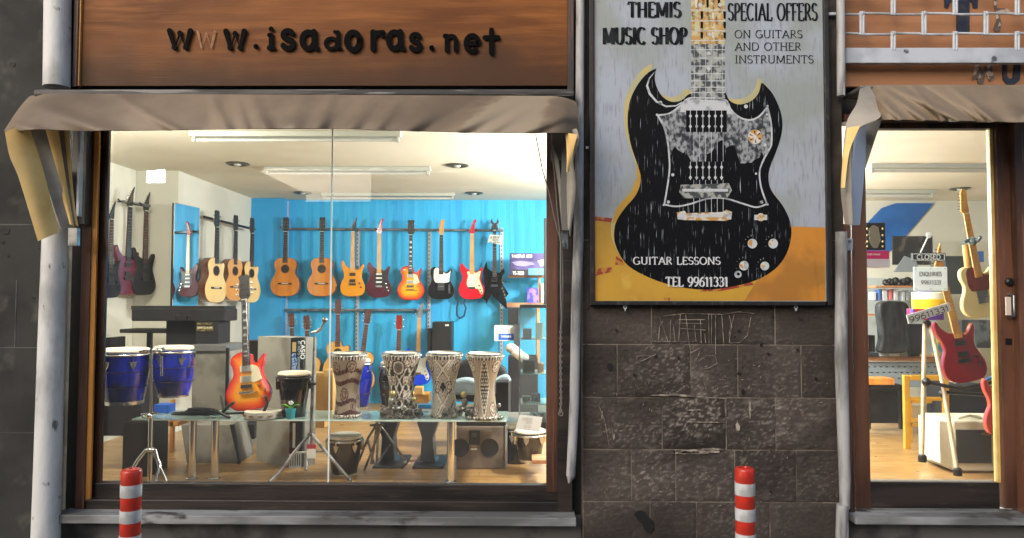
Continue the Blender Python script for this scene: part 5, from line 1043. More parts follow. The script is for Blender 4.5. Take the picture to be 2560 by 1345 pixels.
# ================================================================ left side things
def lb_box(u0, v0, u1, v1, d, dep, name, label, cat, m, bevel=.004, **k): return bpx(u0, v0, u1, v1, d, dep).build(name, m, label=label, cat=cat, bevel=bevel, **k)
m_carpet = mat('grey_carpet_case', '8a877e', .85, c2='6c6a62', sc_=4, bump=.4, bsc=160)
t = thing('keyboard', 'long black keyboard case on a stand at the left', 'keyboard', W(447, 800, 6.3))
part(bpx(328, 772, 563, 803, 6.3, .28), 'body', m_bfab, t, bevel=.01); part(bpx(328, 765, 562, 774, 6.4, .25), 'lid', m_bplas, t)
mb = MB()
for u in (440, 468): mb.tube([W(u, 797, 6.28), W(u, 790, 6.24), W(u + 8, 789, 6.24)], .006, 6)
part(mb, 'clasp', m_bplas, t)
t = thing('keyboard', 'thin black keyboard lying below the long case', 'keyboard', W(400, 833, 6.5)); part(bpx(298, 823, 420, 833, 6.5, .3), 'body', m_bplas, t, bevel=.008); part(bpx(364, 833, 374, 1100, 6.62, .04), 'stand_post', m_bplas, t)
lb_box(415, 800, 488, 862, 6.45, .3, 'black_speaker', 'plain black speaker below the keyboard case', 'speaker', m_bfab)
t = thing('amplifier', 'small black amplifier with gold lettering on the grey case', 'amplifier', W(516, 862, 6.3)); part(bpx(488, 804, 546, 861, 6.3, .26), 'cabinet', m_bfab, t, bevel=.004)
mb = MB(); bpx(492, 807, 530, 812, 6.29, .008, mb); bpx(492, 815, 533, 828, 6.29, .008, mb); part(mb, 'label_plate', mat('gold_label', '8a7a3a', .5, c2='3a3420', sc_=60, lo=.45, hi=.5), t)
mb = MB(); textpx(mb, 'SOUND CELLAR KING', 493, 817, 532, 821, 6.285, wt=.2); part(mb, 'lettering', m_cream, t)
t = thing('flight_case', 'large grey carpeted case standing behind the sunburst guitar', 'case', W(520, 1180, 6.2))
part(bpx(478, 878, 562, 1180, 6.2, .35), 'body', m_carpet, t, bevel=.006); part(bpx(476, 862, 566, 878, 6.17, .4), 'lid', mat('metal_lid', '7b7c7c', .4, .5), t, bevel=.004); part(bpx(562, 870, 568, 1180, 6.16, .03), 'edge_trim', m_bplas, t)
t = thing('flight_case', 'grey wedge shaped case under the glass table between the chrome legs', 'case', W(530, 1180, 5.9)); mb = ppx([(452, 1062), (575, 1062), (596, 1150), (592, 1182), (470, 1182)], 5.9, .35); part(mb, 'body', m_carpet, t, bevel=.005); part(ppx([(574, 1062), (584, 1062), (600, 1150), (596, 1182), (590, 1182), (594, 1150)], 5.88, .03), 'edge_trim', m_bplas, t)
lb_box(610, 852, 644, 930, 7.0, .2, 'black_bin', 'black plastic bin behind the neck of the sunburst guitar', 'bin', m_bplas)
lb_box(258, 950, 350, 1090, 5.6, .3, 'black_cloth_stool', 'black draped stool under the left blue conga', 'stool', m_bfab)
lb_box(306, 1055, 372, 1200, 5.45, .3, 'black_cabinet', 'black cabinet under the left end of the glass table', 'cabinet', m_bplas)
lb_box(255, 845, 266, 900, 6.2, .3, 'black_amplifier', 'black amplifier edge beside the left window frame', 'amplifier', m_bfab)
lb_box(384, 1012, 420, 1034, 5.5, .12, 'blue_box', 'bright blue box lying behind the chrome stand', 'box', mat('bright_blue_plastic', '1454b8', .35))
t = thing('wooden_stool', 'orange wooden stool frame behind the chrome conga stand', 'stool', W(425, 1165, 6.3)); 
for u0, v0, u1, v1, dd in ((424, 1000, 432, 1165, 6.3), (443, 1120, 452, 1165, 6.5), (384, 1120, 390, 1165, 6.5)): part(bpx(u0, v0, u1, v1, dd, .04), 'leg', m_orwood, t)
part(bpx(384, 1055, 445, 1066, 6.3, .3), 'seat', m_orwood, t); part(bpx(384, 1162, 445, 1170, 6.32, .03), 'stretcher', m_orwood, t)
lb_box(600, 1062, 636, 1098, 6.6, .3, 'black_case', 'black case on the floor behind the grey wedge case', 'case', m_bfab)
# keyboard carton with vertical lettering
m_card = mat('grey_cardboard', '9b9990', .8, c2='88867d', sc_=3, bump=.1); m_cardk = mat('black_print', '101114', .4); m_cardy = mat('yellow_cardboard', 'c79d5c', .8, c2='b98e4e', sc_=3)
t = thing('cardboard_box', 'tall grey keyboard carton with black printed side standing on the floor', 'box', W(700, 1190, 5.85))
D1 = 5.8
f = [W(640, 1172, 6.0), W(722, 1192, 5.75), W(716, 845, 5.75), W(644, 845, 6.0)]
f = [Vector((q.x, q.y, max(q.z, FLOOR))) for q in f]; f[3].x = f[0].x; f[2].x = f[1].x; f[3].z = f[2].z = max(f[2].z, f[3].z); f[0].z = f[1].z = FLOOR
nx = (f[1] - f[0]).normalized(); sd = Vector((.165, .13, 0))
g = [p + sd for p in f]
part(MB().hexa(f, g), 'carton', m_card, t)
# printed side: narrow face at the right, turned towards the street
sf = W(722, 1192, 5.75); sx = W(757, 900, 5.75).x
e0 = Vector((f[1].x + .001, f[1].y - .004, FLOOR + .001)); e1 = Vector((sx, f[1].y + .02, FLOOR + .001)); zt_ = f[2].z
part(MB().hexa([e0, e1, Vector((e1.x, e1.y, zt_)), Vector((e0.x, e0.y, zt_))], [e0 + Vector((0, .12, 0)), e1 + Vector((0, .1, 0)), Vector((e1.x, e1.y + .1, zt_)), Vector((e0.x, e0.y + .12, zt_))]), 'printed_side', m_cardk, t)
ex = (e1 - e0); wd_ = ex.length; exn = ex.normalized(); fr = Vector((exn.y, -exn.x, 0)) * .003
def onside(a_, z): return e0 + exn * (a_ * wd_) + Vector((0, 0, z)) + fr
zz = lambda v: W(740, v, 5.75).z - FLOOR
mb = MB(); text(mb, 'CASIO', onside(.78, zz(852)), Vector((0, 0, -(zz(852) - zz(898)))), exn * wd_ * .3, wt=.26); part(mb, 'brand_lettering', m_wplas, t)
mb = MB(); text(mb, '61 KEYS SOUND', onside(.56, zz(853)), Vector((0, 0, -(zz(853) - zz(925)))), exn * wd_ * .16, wt=.18); text(mb, 'CTK', onside(.2, zz(895)), Vector((0, 0, -(zz(895) - zz(925)))), exn * wd_ * .25, wt=.2); part(mb, 'lettering', mat('pale_blue_print', '9fb6cc', .5), t)
def sideplate(a0, a1, v0, v1, off=.001): 
    q = [onside(a0, zz(v1)) + fr * off / .003, onside(a1, zz(v1)) + fr * off / .003, onside(a1, zz(v0)) + fr * off / .003, onside(a0, zz(v0)) + fr * off / .003]; return [x - fr * 1.2 for x in q], [x - fr * .4 for x in q]
def sp(a0, a1, v0, v1, nm, m): B_, A2 = sideplate(a0, a1, v0, v1); part(MB().hexa(A2, B_), nm, m, t)
sp(.12, .42, 856, 880, 'sticker', mat('tan_sticker', 'a68f5c', .5)); sp(.1, .4, 884, 930, 'sticker', mat('blue_sticker', '1c4a8c', .5, c2='8fa6c0', sc_=60, lo=.5, hi=.55)); sp(.25, .45, 1058, 1120, 'sticker', m_wplas); sp(.0, .95, 1135, 1186, 'keys_print', m_wplas)
for k in range(5): sp(.1 + .17 * k, .17 + .17 * k, 1140 + 3 * k % 5, 1166, 'key_mark', m_cardk) if 0 else None
mb = MB()
for k in range(5): 
    B_, A2 = sideplate(.1 + .17 * k, .16 + .17 * k, 1137, 1165, .004); mb.hexa([x + fr * .9 for x in A2], B_)
part(mb, 'key_marks', m_cardk, t)
lb_box(766, 932, 812, 1070, 6.4, .12, 'cardboard_box', 'plain tan cardboard box left of the pane joint', 'box', m_cardy); lb_box(809, 925, 832, 1030, 6.3, .2, 'cardboard_box', 'tan cardboard box just behind the pane joint', 'box', m_cardy)
# microphone / cymbal stand with tag
t = thing('microphone_stand', 'chrome tripod stand with a red and white tag in front of the carton', 'stand', W(775, 1205, 4.95)); d = 5.0
mb = MB(); mb.tube([W(786, 838, d), W(782, 960, d)], .007, 10); mb.tube([W(782, 955, d), W(776, 1120, d)], .011, 10); part(mb, 'pole', m_dchrome, t, smooth=50)
mb = MB(); mb.sphere(W(782, 958, d), .018, 8); mb.tube([W(772, 954, d), W(790, 960, d)], .01, 8); mb.sphere(W(776, 1086, d), .022, 8, (1, 1, .6)); part(mb, 'clamp', m_bplas, t, smooth=50)
mb = MB(); mb.tube([W(778, 832, d), W(800, 826, d), W(812, 802, d)], .008, 8); mb.sphere(W(812, 800, d), .02, 10); mb.tube([W(790, 832, d), W(800, 822, d)], .012, 8); part(mb, 'boom', m_dchrome, t, smooth=50)
for pts in ([(776, 1084), (740, 1125), (700, 1180), (676, 1204)], [(778, 1084), (815, 1130), (868, 1192), (878, 1202)], [(776, 1086), (768, 1150), (765, 1175)]): part(MB().tube([W(u, v, d - .04 * i * (v > 1100)) for i, (u, v) in enumerate(pts)], .011, 8), 'leg', m_dchrome, t, smooth=50)
for (u, v) in ((873, 1197), (677, 1204)): part(MB().sphere(W(u, v, d - .1), .018, 8, (1, 1, .8)), 'rubber_foot', m_bplas, t, smooth=60)
part(MB().tube([W(735, 1132, d), W(812, 1128, d)], .006, 8), 'brace', m_dchrome, t, smooth=50)
mb = MB(); bpx(767, 1111, 790, 1122, d - .05, .003, mb); mb.m = 1; bpx(767, 1122.3, 789, 1146, d - .05, .003, mb); part(mb, 'tag', [mat('red_tag', 'a32a35', .5), m_wplas], t)
# snare / cymbal stands at the middle
m_ds = m_dchrome
t = thing('cymbal_stand', 'chrome folded tripod stand right of the floor conga', 'stand', W(940, 1190, 5.6)); d = 5.7
for pts in ([(942, 1060), (920, 1095), (898, 1150), (890, 1170)], [(942, 1062), (936, 1110), (928, 1160)], [(948, 1060), (985, 1110), (1015, 1155)], [(946, 1060), (942, 1160)], [(955, 1062), (905, 1190)], [(975, 1112), (945, 1158), (925, 1158)], [(920, 1100), (935, 1160)]): part(MB().tube([W(u, v, d) for u, v in pts], .009, 8), 'leg', m_ds, t, smooth=50)
mb = MB(); mb.tube([W(925, 1063, d), W(960, 1062, d)], .01, 8); mb.sphere(W(944, 1060, d), .02, 8); mb.sphere(W(918, 1106, d), .015, 8); mb.sphere(W(1013, 1157, d), .02, 8); mb.sphere(W(900, 1186, d), .02, 8); part(mb, 'clamp', m_ds, t, smooth=50)
# black pedestal chairs
for u, lb in ((968, 'black tapered pedestal left of the other under the table'), (1068, 'black waisted pedestal seat under the table')):
    t = thing('pedestal', lb, 'pedestal', W(u, 1168, 5.8), 'black pedestals under the glass table')
    part(ppx([(u - 27, 1054), (u + 27, 1054), (u + 20, 1075), (u + 14, 1095), (u + 17, 1150), (u + 30, 1160), (u + 30, 1168), (u - 34, 1168), (u - 34, 1158), (u - 18, 1150), (u - 14, 1095), (u - 20, 1075)], 5.9, .2), 'column', mat('dark_grey_plastic', '2b2e32', .4) if u > 1000 else m_bplas, t, bevel=.012)
    part(bpx(u - 38, 1166, u + 40, 1178, 5.75, .45), 'foot', m_bplas, t, bevel=.01)
lb_box(1100, 928, 1135, 1042, 5.95, .1, 'black_case', 'slim black case behind the lattice goblet drum', 'case', m_bfab)
# cajon style speaker
m_brn = mat('brown_cabinet', '74675a', .6, c2='635649', sc_=8, bump=.2, bsc=100)
t = thing('speaker_cabinet', 'brown box with two round black openings under the table', 'speaker', W(1205, 1172, 5.75))
part(bpx(1141, 1066, 1262, 1172, 5.75, .32), 'cabinet', m_brn, t, bevel=.006)
for u in (1150, 1224): p = W(u, 1119, 5.749); part(MB().lathe([(22.5 / S(5.75), 0), (22.5 / S(5.75), .005), (20 / S(5.75), .002), (.004, .001)], p, 32, axis='y'), 'woofer', m_bplas, t, smooth=40)
part(bpx(1172, 1076, 1200, 1112, 5.744, .006), 'input_panel', m_bplas, t, bevel=.001); part(bpx(1179, 1083, 1191, 1092, 5.738, .006), 'input_jack', mat('jack_grey', '4b4b4b', .4), t); part(bpx(1177, 1121, 1193, 1125, 5.745, .005), 'badge', m_wplas, t)
mb = MB(); textpx(mb, 'STAGG', 1179, 1113, 1192, 1118, 5.744, wt=.2); part(mb, 'badge_lettering', mat('tan_ink', 'a09078', .5), t)
part(bpx(1262.3, 1064, 1268, 1170, 5.74, .3), 'side_trim', mat('grey_trim', '8b8c8c', .5), t)
lb_box(1141, 1052, 1265, 1064, 5.76, .3, 'black_case', 'flat black case lying on the brown speaker cabinet', 'case', m_bplas)
lb_box(1010, 985, 1072, 1008, 6.6, .2, 'cardboard_box', 'open brown cardboard box behind the figurines', 'box', m_cardy)
lb_box(1036, 968, 1056, 986, 6.5, .1, 'small_box', 'small tan box with blue lid behind the figurines', 'box', m_cardy)
lb_box(1045, 1012, 1078, 1022, 5.6, .06, 'blue_box', 'thin light blue packet lying between two goblet drums', 'packet', mat('sky_blue_packet', '2a7fb8', .4))
# gig bags pile
t = thing('gig_bag', 'black rounded guitar bag behind the two right goblet drums', 'bag', W(1160, 1000, 6.6))
part(ppx([(p.x, p.y) for p in crom([(1130, 1000), (1128, 950), (1140, 915), (1170, 900), (1205, 905), (1250, 915), (1268, 940), (1268, 1000)], 5)], 6.6, .25), 'shell', m_bfab, t, bevel=.03)
t = thing('gig_bag', 'light grey blue bag lying in front of the black one', 'bag', W(1160, 990, 6.3))
part(ppx([(p.x, p.y) for p in crom([(1120, 985), (1130, 958), (1165, 948), (1215, 958), (1262, 940), (1275, 958), (1240, 985)], 5)], 6.3, .2), 'shell', mat('light_grey_fabric', '7f8f99', .8, c2='94a5ad', sc_=5), t, bevel=.03)
lb_box(1240, 956, 1278, 1030, 6.1, .25, 'amplifier', 'black amplifier with pale edge right of the rightmost goblet drum', 'amplifier', m_bfab); lb_box(1271, 953, 1277, 1030, 6.09, .2, 'amplifier_trim_board', 'pale board at the edge of the black amplifier', 'board', mat('pale_board', '9c9ea0', .5))
# black speaker on the blue wall
t = thing('loudspeaker', 'tall black loudspeaker standing against the blue wall', 'speaker', W(1102, 900, 8.9)); part(bpx(1080, 805, 1129, 905, 8.8, .3), 'cabinet', m_bplas, t, bevel=.006); part(bpx(1068, 822, 1079, 905, 8.85, .25), 'side', m_bfab, t); part(bpx(1113, 811, 1122, 815, 8.795, .006), 'badge', m_wplas, t)
# ---- right corner: shelves, cartons, showcase
m_shelf = mat('light_wood_shelf', 'b07f58', .5, c2='a06f4a', sc_=5)
t = thing('shelf_unit', 'light wooden shelves on the right part of the blue wall', 'shelf', W(1320, 760, 8.9))
part(bpx(1270, 688, 1362, 693, 8.8, .35), 'shelf_board', m_shelf, t); part(bpx(1346, 693, 1351, 760, 8.8, .3), 'upright', m_shelf, t); part(bpx(1267, 757, 1362, 768, 8.7, .4), 'shelf_board', m_shelf, t); part(bpx(1342, 770, 1350, 935, 7.6, .3), 'upright', m_shelf, t)
t = thing('carton', 'dark purple microphone carton on the upper wooden shelf', 'box', W(1318, 688, 8.7)); m_pur = mat('purple_print', '3b2f6b', .4, c2='574a86', sc_=4)
part(bpx(1274, 633, 1361, 687.8, 8.7, .25), 'box', m_pur, t); mb = MB(); textpx(mb, 'TAKSTAR 1000', 1279, 637, 1330, 644, 8.697, wt=.26); textpx(mb, 'TS-7200', 1282, 679, 1309, 687, 8.694, wt=.24); part(mb, 'lettering', m_wplas, t)
part(bpx(1282, 674, 1320, 687.7, 8.696, .003), 'black_band', m_bplas, t); part(bpx(1321, 671, 1361, 687.7, 8.696, .003), 'blue_band', mat('light_blue_print', '5fa2d0', .4), t)
part(ppx([(1278, 655), (1300, 652), (1330, 655), (1337, 661), (1310, 666), (1290, 664)], 8.696, .003), 'printed_microphone', mat('lilac_print', '8d86b0', .4), t); part(ppx([(1344, 652), (1360, 648), (1360, 663), (1352, 666)], 8.696, .003), 'printed_plug', m_wplas, t)
t = thing('carton', 'blue violet patterned box on the lower shelf', 'box', W(1332, 757, 8.7)); part(bpx(1318, 719, 1346, 756.8, 8.75, .2), 'box', mat('violet_print', '3f48b8', .4, c2='8d6fd0', sc_=14, lo=.48, hi=.56), t)
lb_box(1352, 708, 1360, 757, 8.75, .2, 'book', 'thin cream book on the lower shelf', 'book', m_cream)
t = thing('carton', 'white and blue carton on a bracket in front of the blue wall', 'box', W(1262, 850, 8.5)); part(bpx(1236, 814, 1285, 852, 8.5, .25), 'box', m_wplas, t); part(bpx(1246, 834, 1284, 850, 8.496, .003), 'blue_band', mat('carton_blue', '1f58b8', .4), t); mb = MB(); textpx(mb, 'YAMAHA', 1252, 838, 1278, 844, 8.49, wt=.2); part(mb, 'lettering', m_wplas, t); 
mb = MB()
for k in range(4):
    for j in range(5): c = W(1250 + j * 7, 820 + k * 3.4, 8.496); mb.box(c.x - .01, c.x + .01, c.y, c.y + .003, c.z - .004, c.z + .004)
part(mb, 'printed_marks', mat('grey_ink', '8a8f96', .5), t)
lb_box(1270, 770, 1296, 812, 8.5, .3, 'amplifier', 'small black mixer box under the wooden shelf', 'mixer', m_bplas); lb_box(1285, 812, 1298, 875, 8.4, .3, 'equipment_box', 'dark grey equipment box beside the white and blue carton', 'box', mat('dk_grey', '3b3d40', .5))
lb_box(1270, 892, 1345, 1030, 7.6, .3, 'loudspeaker', 'black loudspeaker behind the glass showcase', 'speaker', m_bfab)
mb = MB(); rj2 = random.Random(5)
for k in range(7): mb.sphere(W(1278 + 5 * k, 870 + 4 * k, 7.5), .06, 8, (1, .6, .8))
mb.build('plastic_bag', mat('crumpled_white_plastic', 'b9b6ab', .45, c2='8b8a83', sc_=12, bump=1, bsc=20), label='crumpled pale plastic bag lying on the loudspeaker', cat='bag', smooth=60)
m_sg = glassmat('showcase_glass', (.86, .93, .92), 1.0, .05)
t = thing('glass_showcase', 'tall glass showcase with small accessories at the right', 'showcase', W(1340, 1160, 5.9))
a = W(1300, 765, 5.8); b_ = W(1400, 1070, 5.8)
part(MB().box(a.x, b_.x, a.y, a.y + .004, b_.z, a.z), 'front_pane', m_sg, t); part(MB().box(a.x, a.x + .004, a.y + .005, a.y + .4, b_.z, a.z), 'side_pane', m_sg, t)
part(bpx(1299, 762, 1400, 770, 5.78, .42), 'top_board', m_bplas, t); part(bpx(1297, 770, 1300, 1070, 5.79, .02), 'corner_post', m_dchrome, t)
for v in (848, 935, 1010): q = W(1300, v, 5.82); part(MB().box(q.x + .006, b_.x, q.y + .01, q.y + .35, q.z - .005, q.z), 'glass_shelf', mat('shelf_glass', '8fa8a4', .15), t)
part(bpx(1299, 1056, 1400, 1072, 5.79, .4), 'base_board', m_bplas, t)
rj3 = random.Random(11)
for (u, v, wd, hh, mm_, lb) in ((1318, 848, 22, 26, mat('grey_pack', '70757a', .5), 'grey packet on the top glass shelf'), (1349, 848, 18, 40, mat('pale_pack', 'b4bcb8', .5), 'pale upright packet on the top glass shelf'), (1322, 935, 30, 34, m_bplas, 'black packet on the middle glass shelf'), (1352, 935, 16, 26, m_shelf, 'brown packet on the middle glass shelf'), (1316, 1010, 20, 18, m_nuts, 'metal clips on the low glass shelf'), (1340, 1010, 22, 24, mat('mixed_pack', '5f6f78', .5, c2='1f2226', sc_=40), 'mixed small packet on the low glass shelf'), (1345, 1056, 40, 22, mat('dark_pack', '2d3438', .4, c2='8fa0a6', sc_=30, lo=.5, hi=.6), 'heap of cables in the bottom of the showcase')):
    lb_box(u - wd / 2, v - hh, u + wd / 2, v - .5, 5.95, .1, 'small_packet', lb, 'packet', mm_)
# note on the drum
t = thing('price_note', 'white handwritten paper note leaning on the drum at the right', 'note', W(1322, 1082, 5.4)); q = [W(u, v, 5.4) for u, v in ((1289, 1072), (1349, 1080), (1356, 1043), (1299, 1037))]
part(MB().prism([(p.x, p.z) for p in q], q[0].y, q[0].y + .004), 'paper', mat('white_paper', 'c9cfd2', .7), t)
mb = MB(); textpx(mb, 'DARBUKA', 1305, 1044, 1332, 1051, 5.398, wt=.1); textpx(mb, 'SKIN', 1315, 1052, 1330, 1059, 5.398, wt=.1); textpx(mb, '.99', 1305, 1064, 1328, 1071, 5.398, wt=.1); part(mb, 'handwriting', mat('faint_ink', '8c9194', .6), t)
lb_box(1330, 1150, 1366, 1160, 5.3, .2, 'wooden_board', 'thin brown board lying at the right under the drums', 'board', m_shelf)
lb_box(1360, 545, 1368, 770, 8.0, .1, 'black_post', 'thin black post at the right edge of the blue wall', 'post', m_bplas)
lb_box(600, 575, 604, 600, 9.0, .02, 'hanging_card', 'small card hanging by the acoustic guitars', 'card', m_wplas)
mb = MB(); 
for k in range(3):
    for j in range(2): mb.sphere(W(563 + 5 * j, 580 + 6 * k, 8.9), .008, 6)
mb.build('wall_hooks', m_bplas, label='six small dark hooks on the cream wall between acoustic guitars', cat='hooks')

# ================================================================ seen through the door
DX = 7.7
m_peg = mat('grey_pegboard', '8f9ba0', .6, c2='858f94', sc_=4)
t = thing('counter', 'grey pegboard counter with wooden top full of small goods', 'counter', W(2240, 1000, DX))
part(bpx(2166, 905, 2370, 968, DX, .03), 'pegboard', m_peg, t); part(bpx(2166, 892, 2375, 903, DX - .04, .45), 'countertop', m_shelf, t)
mb = MB()
for j in range(3):
    for k in range(13): c = W(2172 + 15 * k + (7 if j % 2 else 0), 917 + 14 * j, DX); mb.box(c.x - .012, c.x + .012, c.y - .003, c.y - .0005, c.z - .005, c.z + .005)
part(mb, 'peg_holes', m_bplas, t)
part(bpx(2150, 695, 2345, 888, 8.6, .02), 'back_panel', mat('grey_panel', '9fa8a8', .6), t)
t = thing('black_table', 'low black table with a wooden box standing on it', 'table', W(2210, 1062, 7.2)); part(bpx(2160, 963, 2262, 976, 7.2, .5), 'tabletop', m_bplas, t)
for u in (2168, 2252): part(bpx(u, 976.5, u + 9, 1073, 7.2, .05), 'leg', m_bplas, t)
part(bpx(2166, 976.5, 2256, 1058, 7.5, .04), 'panel', mat('dark_panel', '17181a', .5, c2='2c2e30', sc_=5), t)
lb_box(2166, 946, 2237, 962.5, 7.2, .2, 'wooden_box', 'orange brown wooden box lying on the black table', 'box', m_orwood)
# ladder-back wooden chair
t = thing('wooden_chair', 'yellow wooden chair behind the tripod', 'chair', W(2310, 1120, 6.6)); m_pine = mat('yellow_pine', 'd6a02f', .4, c2='c99228', sc_=4)
d = 6.6
for u0, u1, v0, v1 in ((2262, 2276, 938, 1124), (2360, 2374, 938, 1060)): part(bpx(u0, v0, u1, v1, d, .04), 'leg', m_pine, t, bevel=.006)
for v in (938, 993, 1046): part(bpx(2276.3, v, 2359.7, v + 13 if v == 938 else v + 9, d + .005, .025), 'rung', m_pine, t, bevel=.003)
for v in (1000, 1058): part(bpx(2277, v, 2350, v + 8, d + .3, .03), 'rung', m_pine, t)
part(bpx(2272, 1000, 2281, 1115, d + .3, .035), 'leg', m_pine, t)
# wooden tripod (easel) with number plate
t = thing('wooden_tripod', 'tripod of pale round poles with black joints holding the red guitar', 'stand', W(2350, 1170, 5.6)); m_pale = mat('pale_pole', 'b8a98c', .45, c2='a39578', sc_=6)
d = 5.7
part(MB().tube([W(2312, 812, d + .2), W(2305, 1145, d - .1)], .016, 12), 'leg', m_pale, t, smooth=50); part(MB().tube([W(2325, 808, d + .2), W(2357, 960, d), W(2394, 1185, d - .3)], .016, 12), 'leg', m_pale, t, smooth=50)
mb = MB(); mb.sphere(W(2316, 955, d), .035, 8); mb.tube([W(2316, 955, d), W(2400, 972, d - .1), W(2485, 955, d - .1)], .014, 8); mb.tube([W(2357, 980, d), W(2483, 988, d)], .014, 8); mb.sphere(W(2357, 985, d), .032, 8); mb.tube([W(2312, 800, d + .2), W(2330, 820, d + .2)], .025, 8); part(mb, 'joints', m_bplas, t, smooth=50)
for u, v, dd in ((2306, 1146, d - .1), (2394, 1180, d - .3)): p = W(u, v, dd); part(MB().lathe([(.03, -.025), (.03, .02), (.02, .03)], p, 12), 'rubber_foot', m_bplas, t, smooth=40)
mb = MB(); mb.tube([W(2385, 956, d - .2), W(2412, 944, d - .2)], .012, 8); mb.tube([W(2456, 954, d - .2), W(2482, 943, d - .2)], .012, 8); part(mb, 'blue_grip', mat('blue_rubber', '2f6fb0', .5), t, smooth=50)
m_rgl = gmat('deep_red_lacquer', '7c0b18')
guitar('ss', W(2420, 955, 5.1), .97, 'electric_guitar', 'deep red electric guitar resting on the tripod behind the door', rz=0, ry=-9, rx=-8, body=m_rgl, neckm=m_maple, headm=m_maple)
guitar('te', W(2462, 792, 5.3), .92, 'electric_guitar', 'pale cream electric guitar hanging high behind the door', ry=-10, rz=0, body=gmat('cream_lacquer', 'cdbf86'), guard=(GTE, mat('tortoise_guard', '6a3028', .3)), neckm=m_maple, headm=m_maple)
t = thing('guitar_hanger', 'grey hook arm holding the pale cream guitar', 'hanger', W(2430, 600, 5.2)); mb = MB(); mb.tube([W(2410, 606, 5.15), W(2430, 596, 5.15), W(2446, 602, 5.12), W(2452, 592, 5.1)], .013, 8); mb.sphere(W(2432, 603, 5.15), .03, 8); part(mb, 'hook', mat('teal_grey_hook', '4c5f63', .4), t, smooth=50)
mb = MB(); mb.tube([W(2413, 612, 5.6), W(2421, 680, 5.6)], .022, 10); mb.build('guitar_neck', m_maple, label='maple neck of another guitar left of the pale cream one', cat='guitar part', smooth=50)
guitar('ss', W(2515, 1090, 5.2), .9, 'electric_guitar', 'coral red electric guitar cut by the right edge of the door pane', ry=-4, body=gmat('coral_lacquer', 'c8463a'), neckm=m_maple, headm=m_maple)
# white combo amplifier
t = thing('amplifier', 'cream white combo amplifier with dark grille on the floor behind the door', 'amplifier', W(2420, 1170, 5.75))
m_crm = mat('cream_vinyl', 'cfccb6', .5, c2='c2bea6', sc_=5, bump=.1, bsc=150)
a = W(2385, 1165, 5.7); b_ = W(2500, 1053, 5.7); l = W(2346, 1150, 6.15)
mb = MB(); mb.hexa([Vector((a.x, a.y, FLOOR + .01)), Vector((b_.x + .2, a.y, FLOOR + .01)), Vector((b_.x + .2, a.y, b_.z)), Vector((a.x, a.y, b_.z))], [Vector((a.x, a.y + .42, FLOOR + .01)), Vector((b_.x + .2, a.y + .42, FLOOR + .01)), Vector((b_.x + .2, a.y + .42, b_.z)), Vector((a.x, a.y + .42, b_.z))])
part(mb, 'cabinet', m_crm, t, bevel=.015)
mb = ppx([(2348, 1052), (2384, 1056), (2386, 1170), (2350, 1158)], 5.72, .3); part(mb, 'side', mat('white_vinyl', 'dcdccb', .5), t, bevel=.006)
part(bpx(2392, 1075, 2479, 1158, 5.69, .012), 'grille', mat('dark_grille_cloth', '2b2d2a', .8, c2='3c3f3a', sc_=150, bump=.3, bsc=300), t)
mb = MB(); mb.tube([W(u, v, 5.8) for u, v in ((2385, 1054), (2398, 1043), (2425, 1039), (2450, 1044), (2460, 1054))], .012, 10); part(mb, 'handle', m_crm, t, smooth=60)
mb = MB(); textpx(mb, 'VOX', 2452, 1081, 2474, 1088, 5.685, wt=.22); part(mb, 'badge_lettering', mat('gold_badge', 'a58a55', .3, .6), t)
for v in (958, 1000): pass
lb_box(2378, 965, 2484, 1052, 6.6, .4, 'black_case', 'black cases stacked behind the cream amplifier', 'case', m_bfab)
mb = MB(); 
lb_box(2478, 1040, 2484, 1052, 6.0, .1, 'cable_end', 'dark cable end behind the amplifier', 'cable', m_bplas)
# signs hanging in the door
ds = 4.18
t = thing('closed_sign', 'black CLOSED sign hanging from a suction hook on the door pane', 'sign', W(2321, 653, ds)); part(bpx(2279, 632, 2364, 653, ds, .006), 'plate', mat('sign_black', '15181b', .35), t)
fr_ = MB(); bpx(2281, 634, 2362, 635.5, ds - .002, .002, fr_); bpx(2281, 649.5, 2362, 651, ds - .002, .002, fr_); bpx(2281, 635.6, 2282.5, 649.4, ds - .002, .002, fr_); bpx(2360.5, 635.6, 2362, 649.4, ds - .002, .002, fr_)
textpx(fr_, 'CLOSED', 2292, 637, 2351, 648, ds - .001, wt=.17); part(fr_, 'lettering', m_wplas, t)
mb = MB(); mb.sphere(W(2322, 588, ds), .017, 12, (1, .4, 1)); mb.tube([W(2320, 592, ds), W(2301, 632, ds)], .004, 8); part(mb, 'suction_hook', m_wplas, t, smooth=60)
t = thing('enquiries_sign', 'white sign with enquiries telephone number under the closed sign', 'sign', W(2326, 727, ds)); part(bpx(2284, 667, 2369, 727, ds + .01, .006), 'plate', mat('sign_white', 'eaf2ef', .35), t, bevel=.003)
mb = MB(); textpx(mb, 'ENQUIRIES', 2298, 680, 2354, 690, ds + .0085, wt=.14); textpx(mb, '99611331', 2302, 701, 2353, 711, ds + .0085, wt=.14); part(mb, 'lettering', mat('grey_letters', '3a4042', .5), t)
mb = MB()
for u in (2290, 2327, 2363):
    for v in (672, 722): mb.sphere(W(u, v, ds + .009), .003, 6)
mb.tube([W(2290, 653, ds + .01), W(2290, 667, ds + .01)], .0012, 5); mb.tube([W(2362, 653, ds + .01), W(2362, 667, ds + .01)], .0012, 5); part(mb, 'studs', m_dchrome, t)
t = thing('number_plate', 'tilted white plate with the number 99611331 on the tripod', 'sign', W(2321, 800, 4.9)); q = [W(u, v, 4.9) for u, v in ((2266, 788), (2372, 756), (2379, 777), (2272, 810))]
part(MB().prism([(p.x, p.z) for p in q], q[0].y, q[0].y + .006, .001), 'plate', mat('plate_white', 'c9cdd0', .5), t)
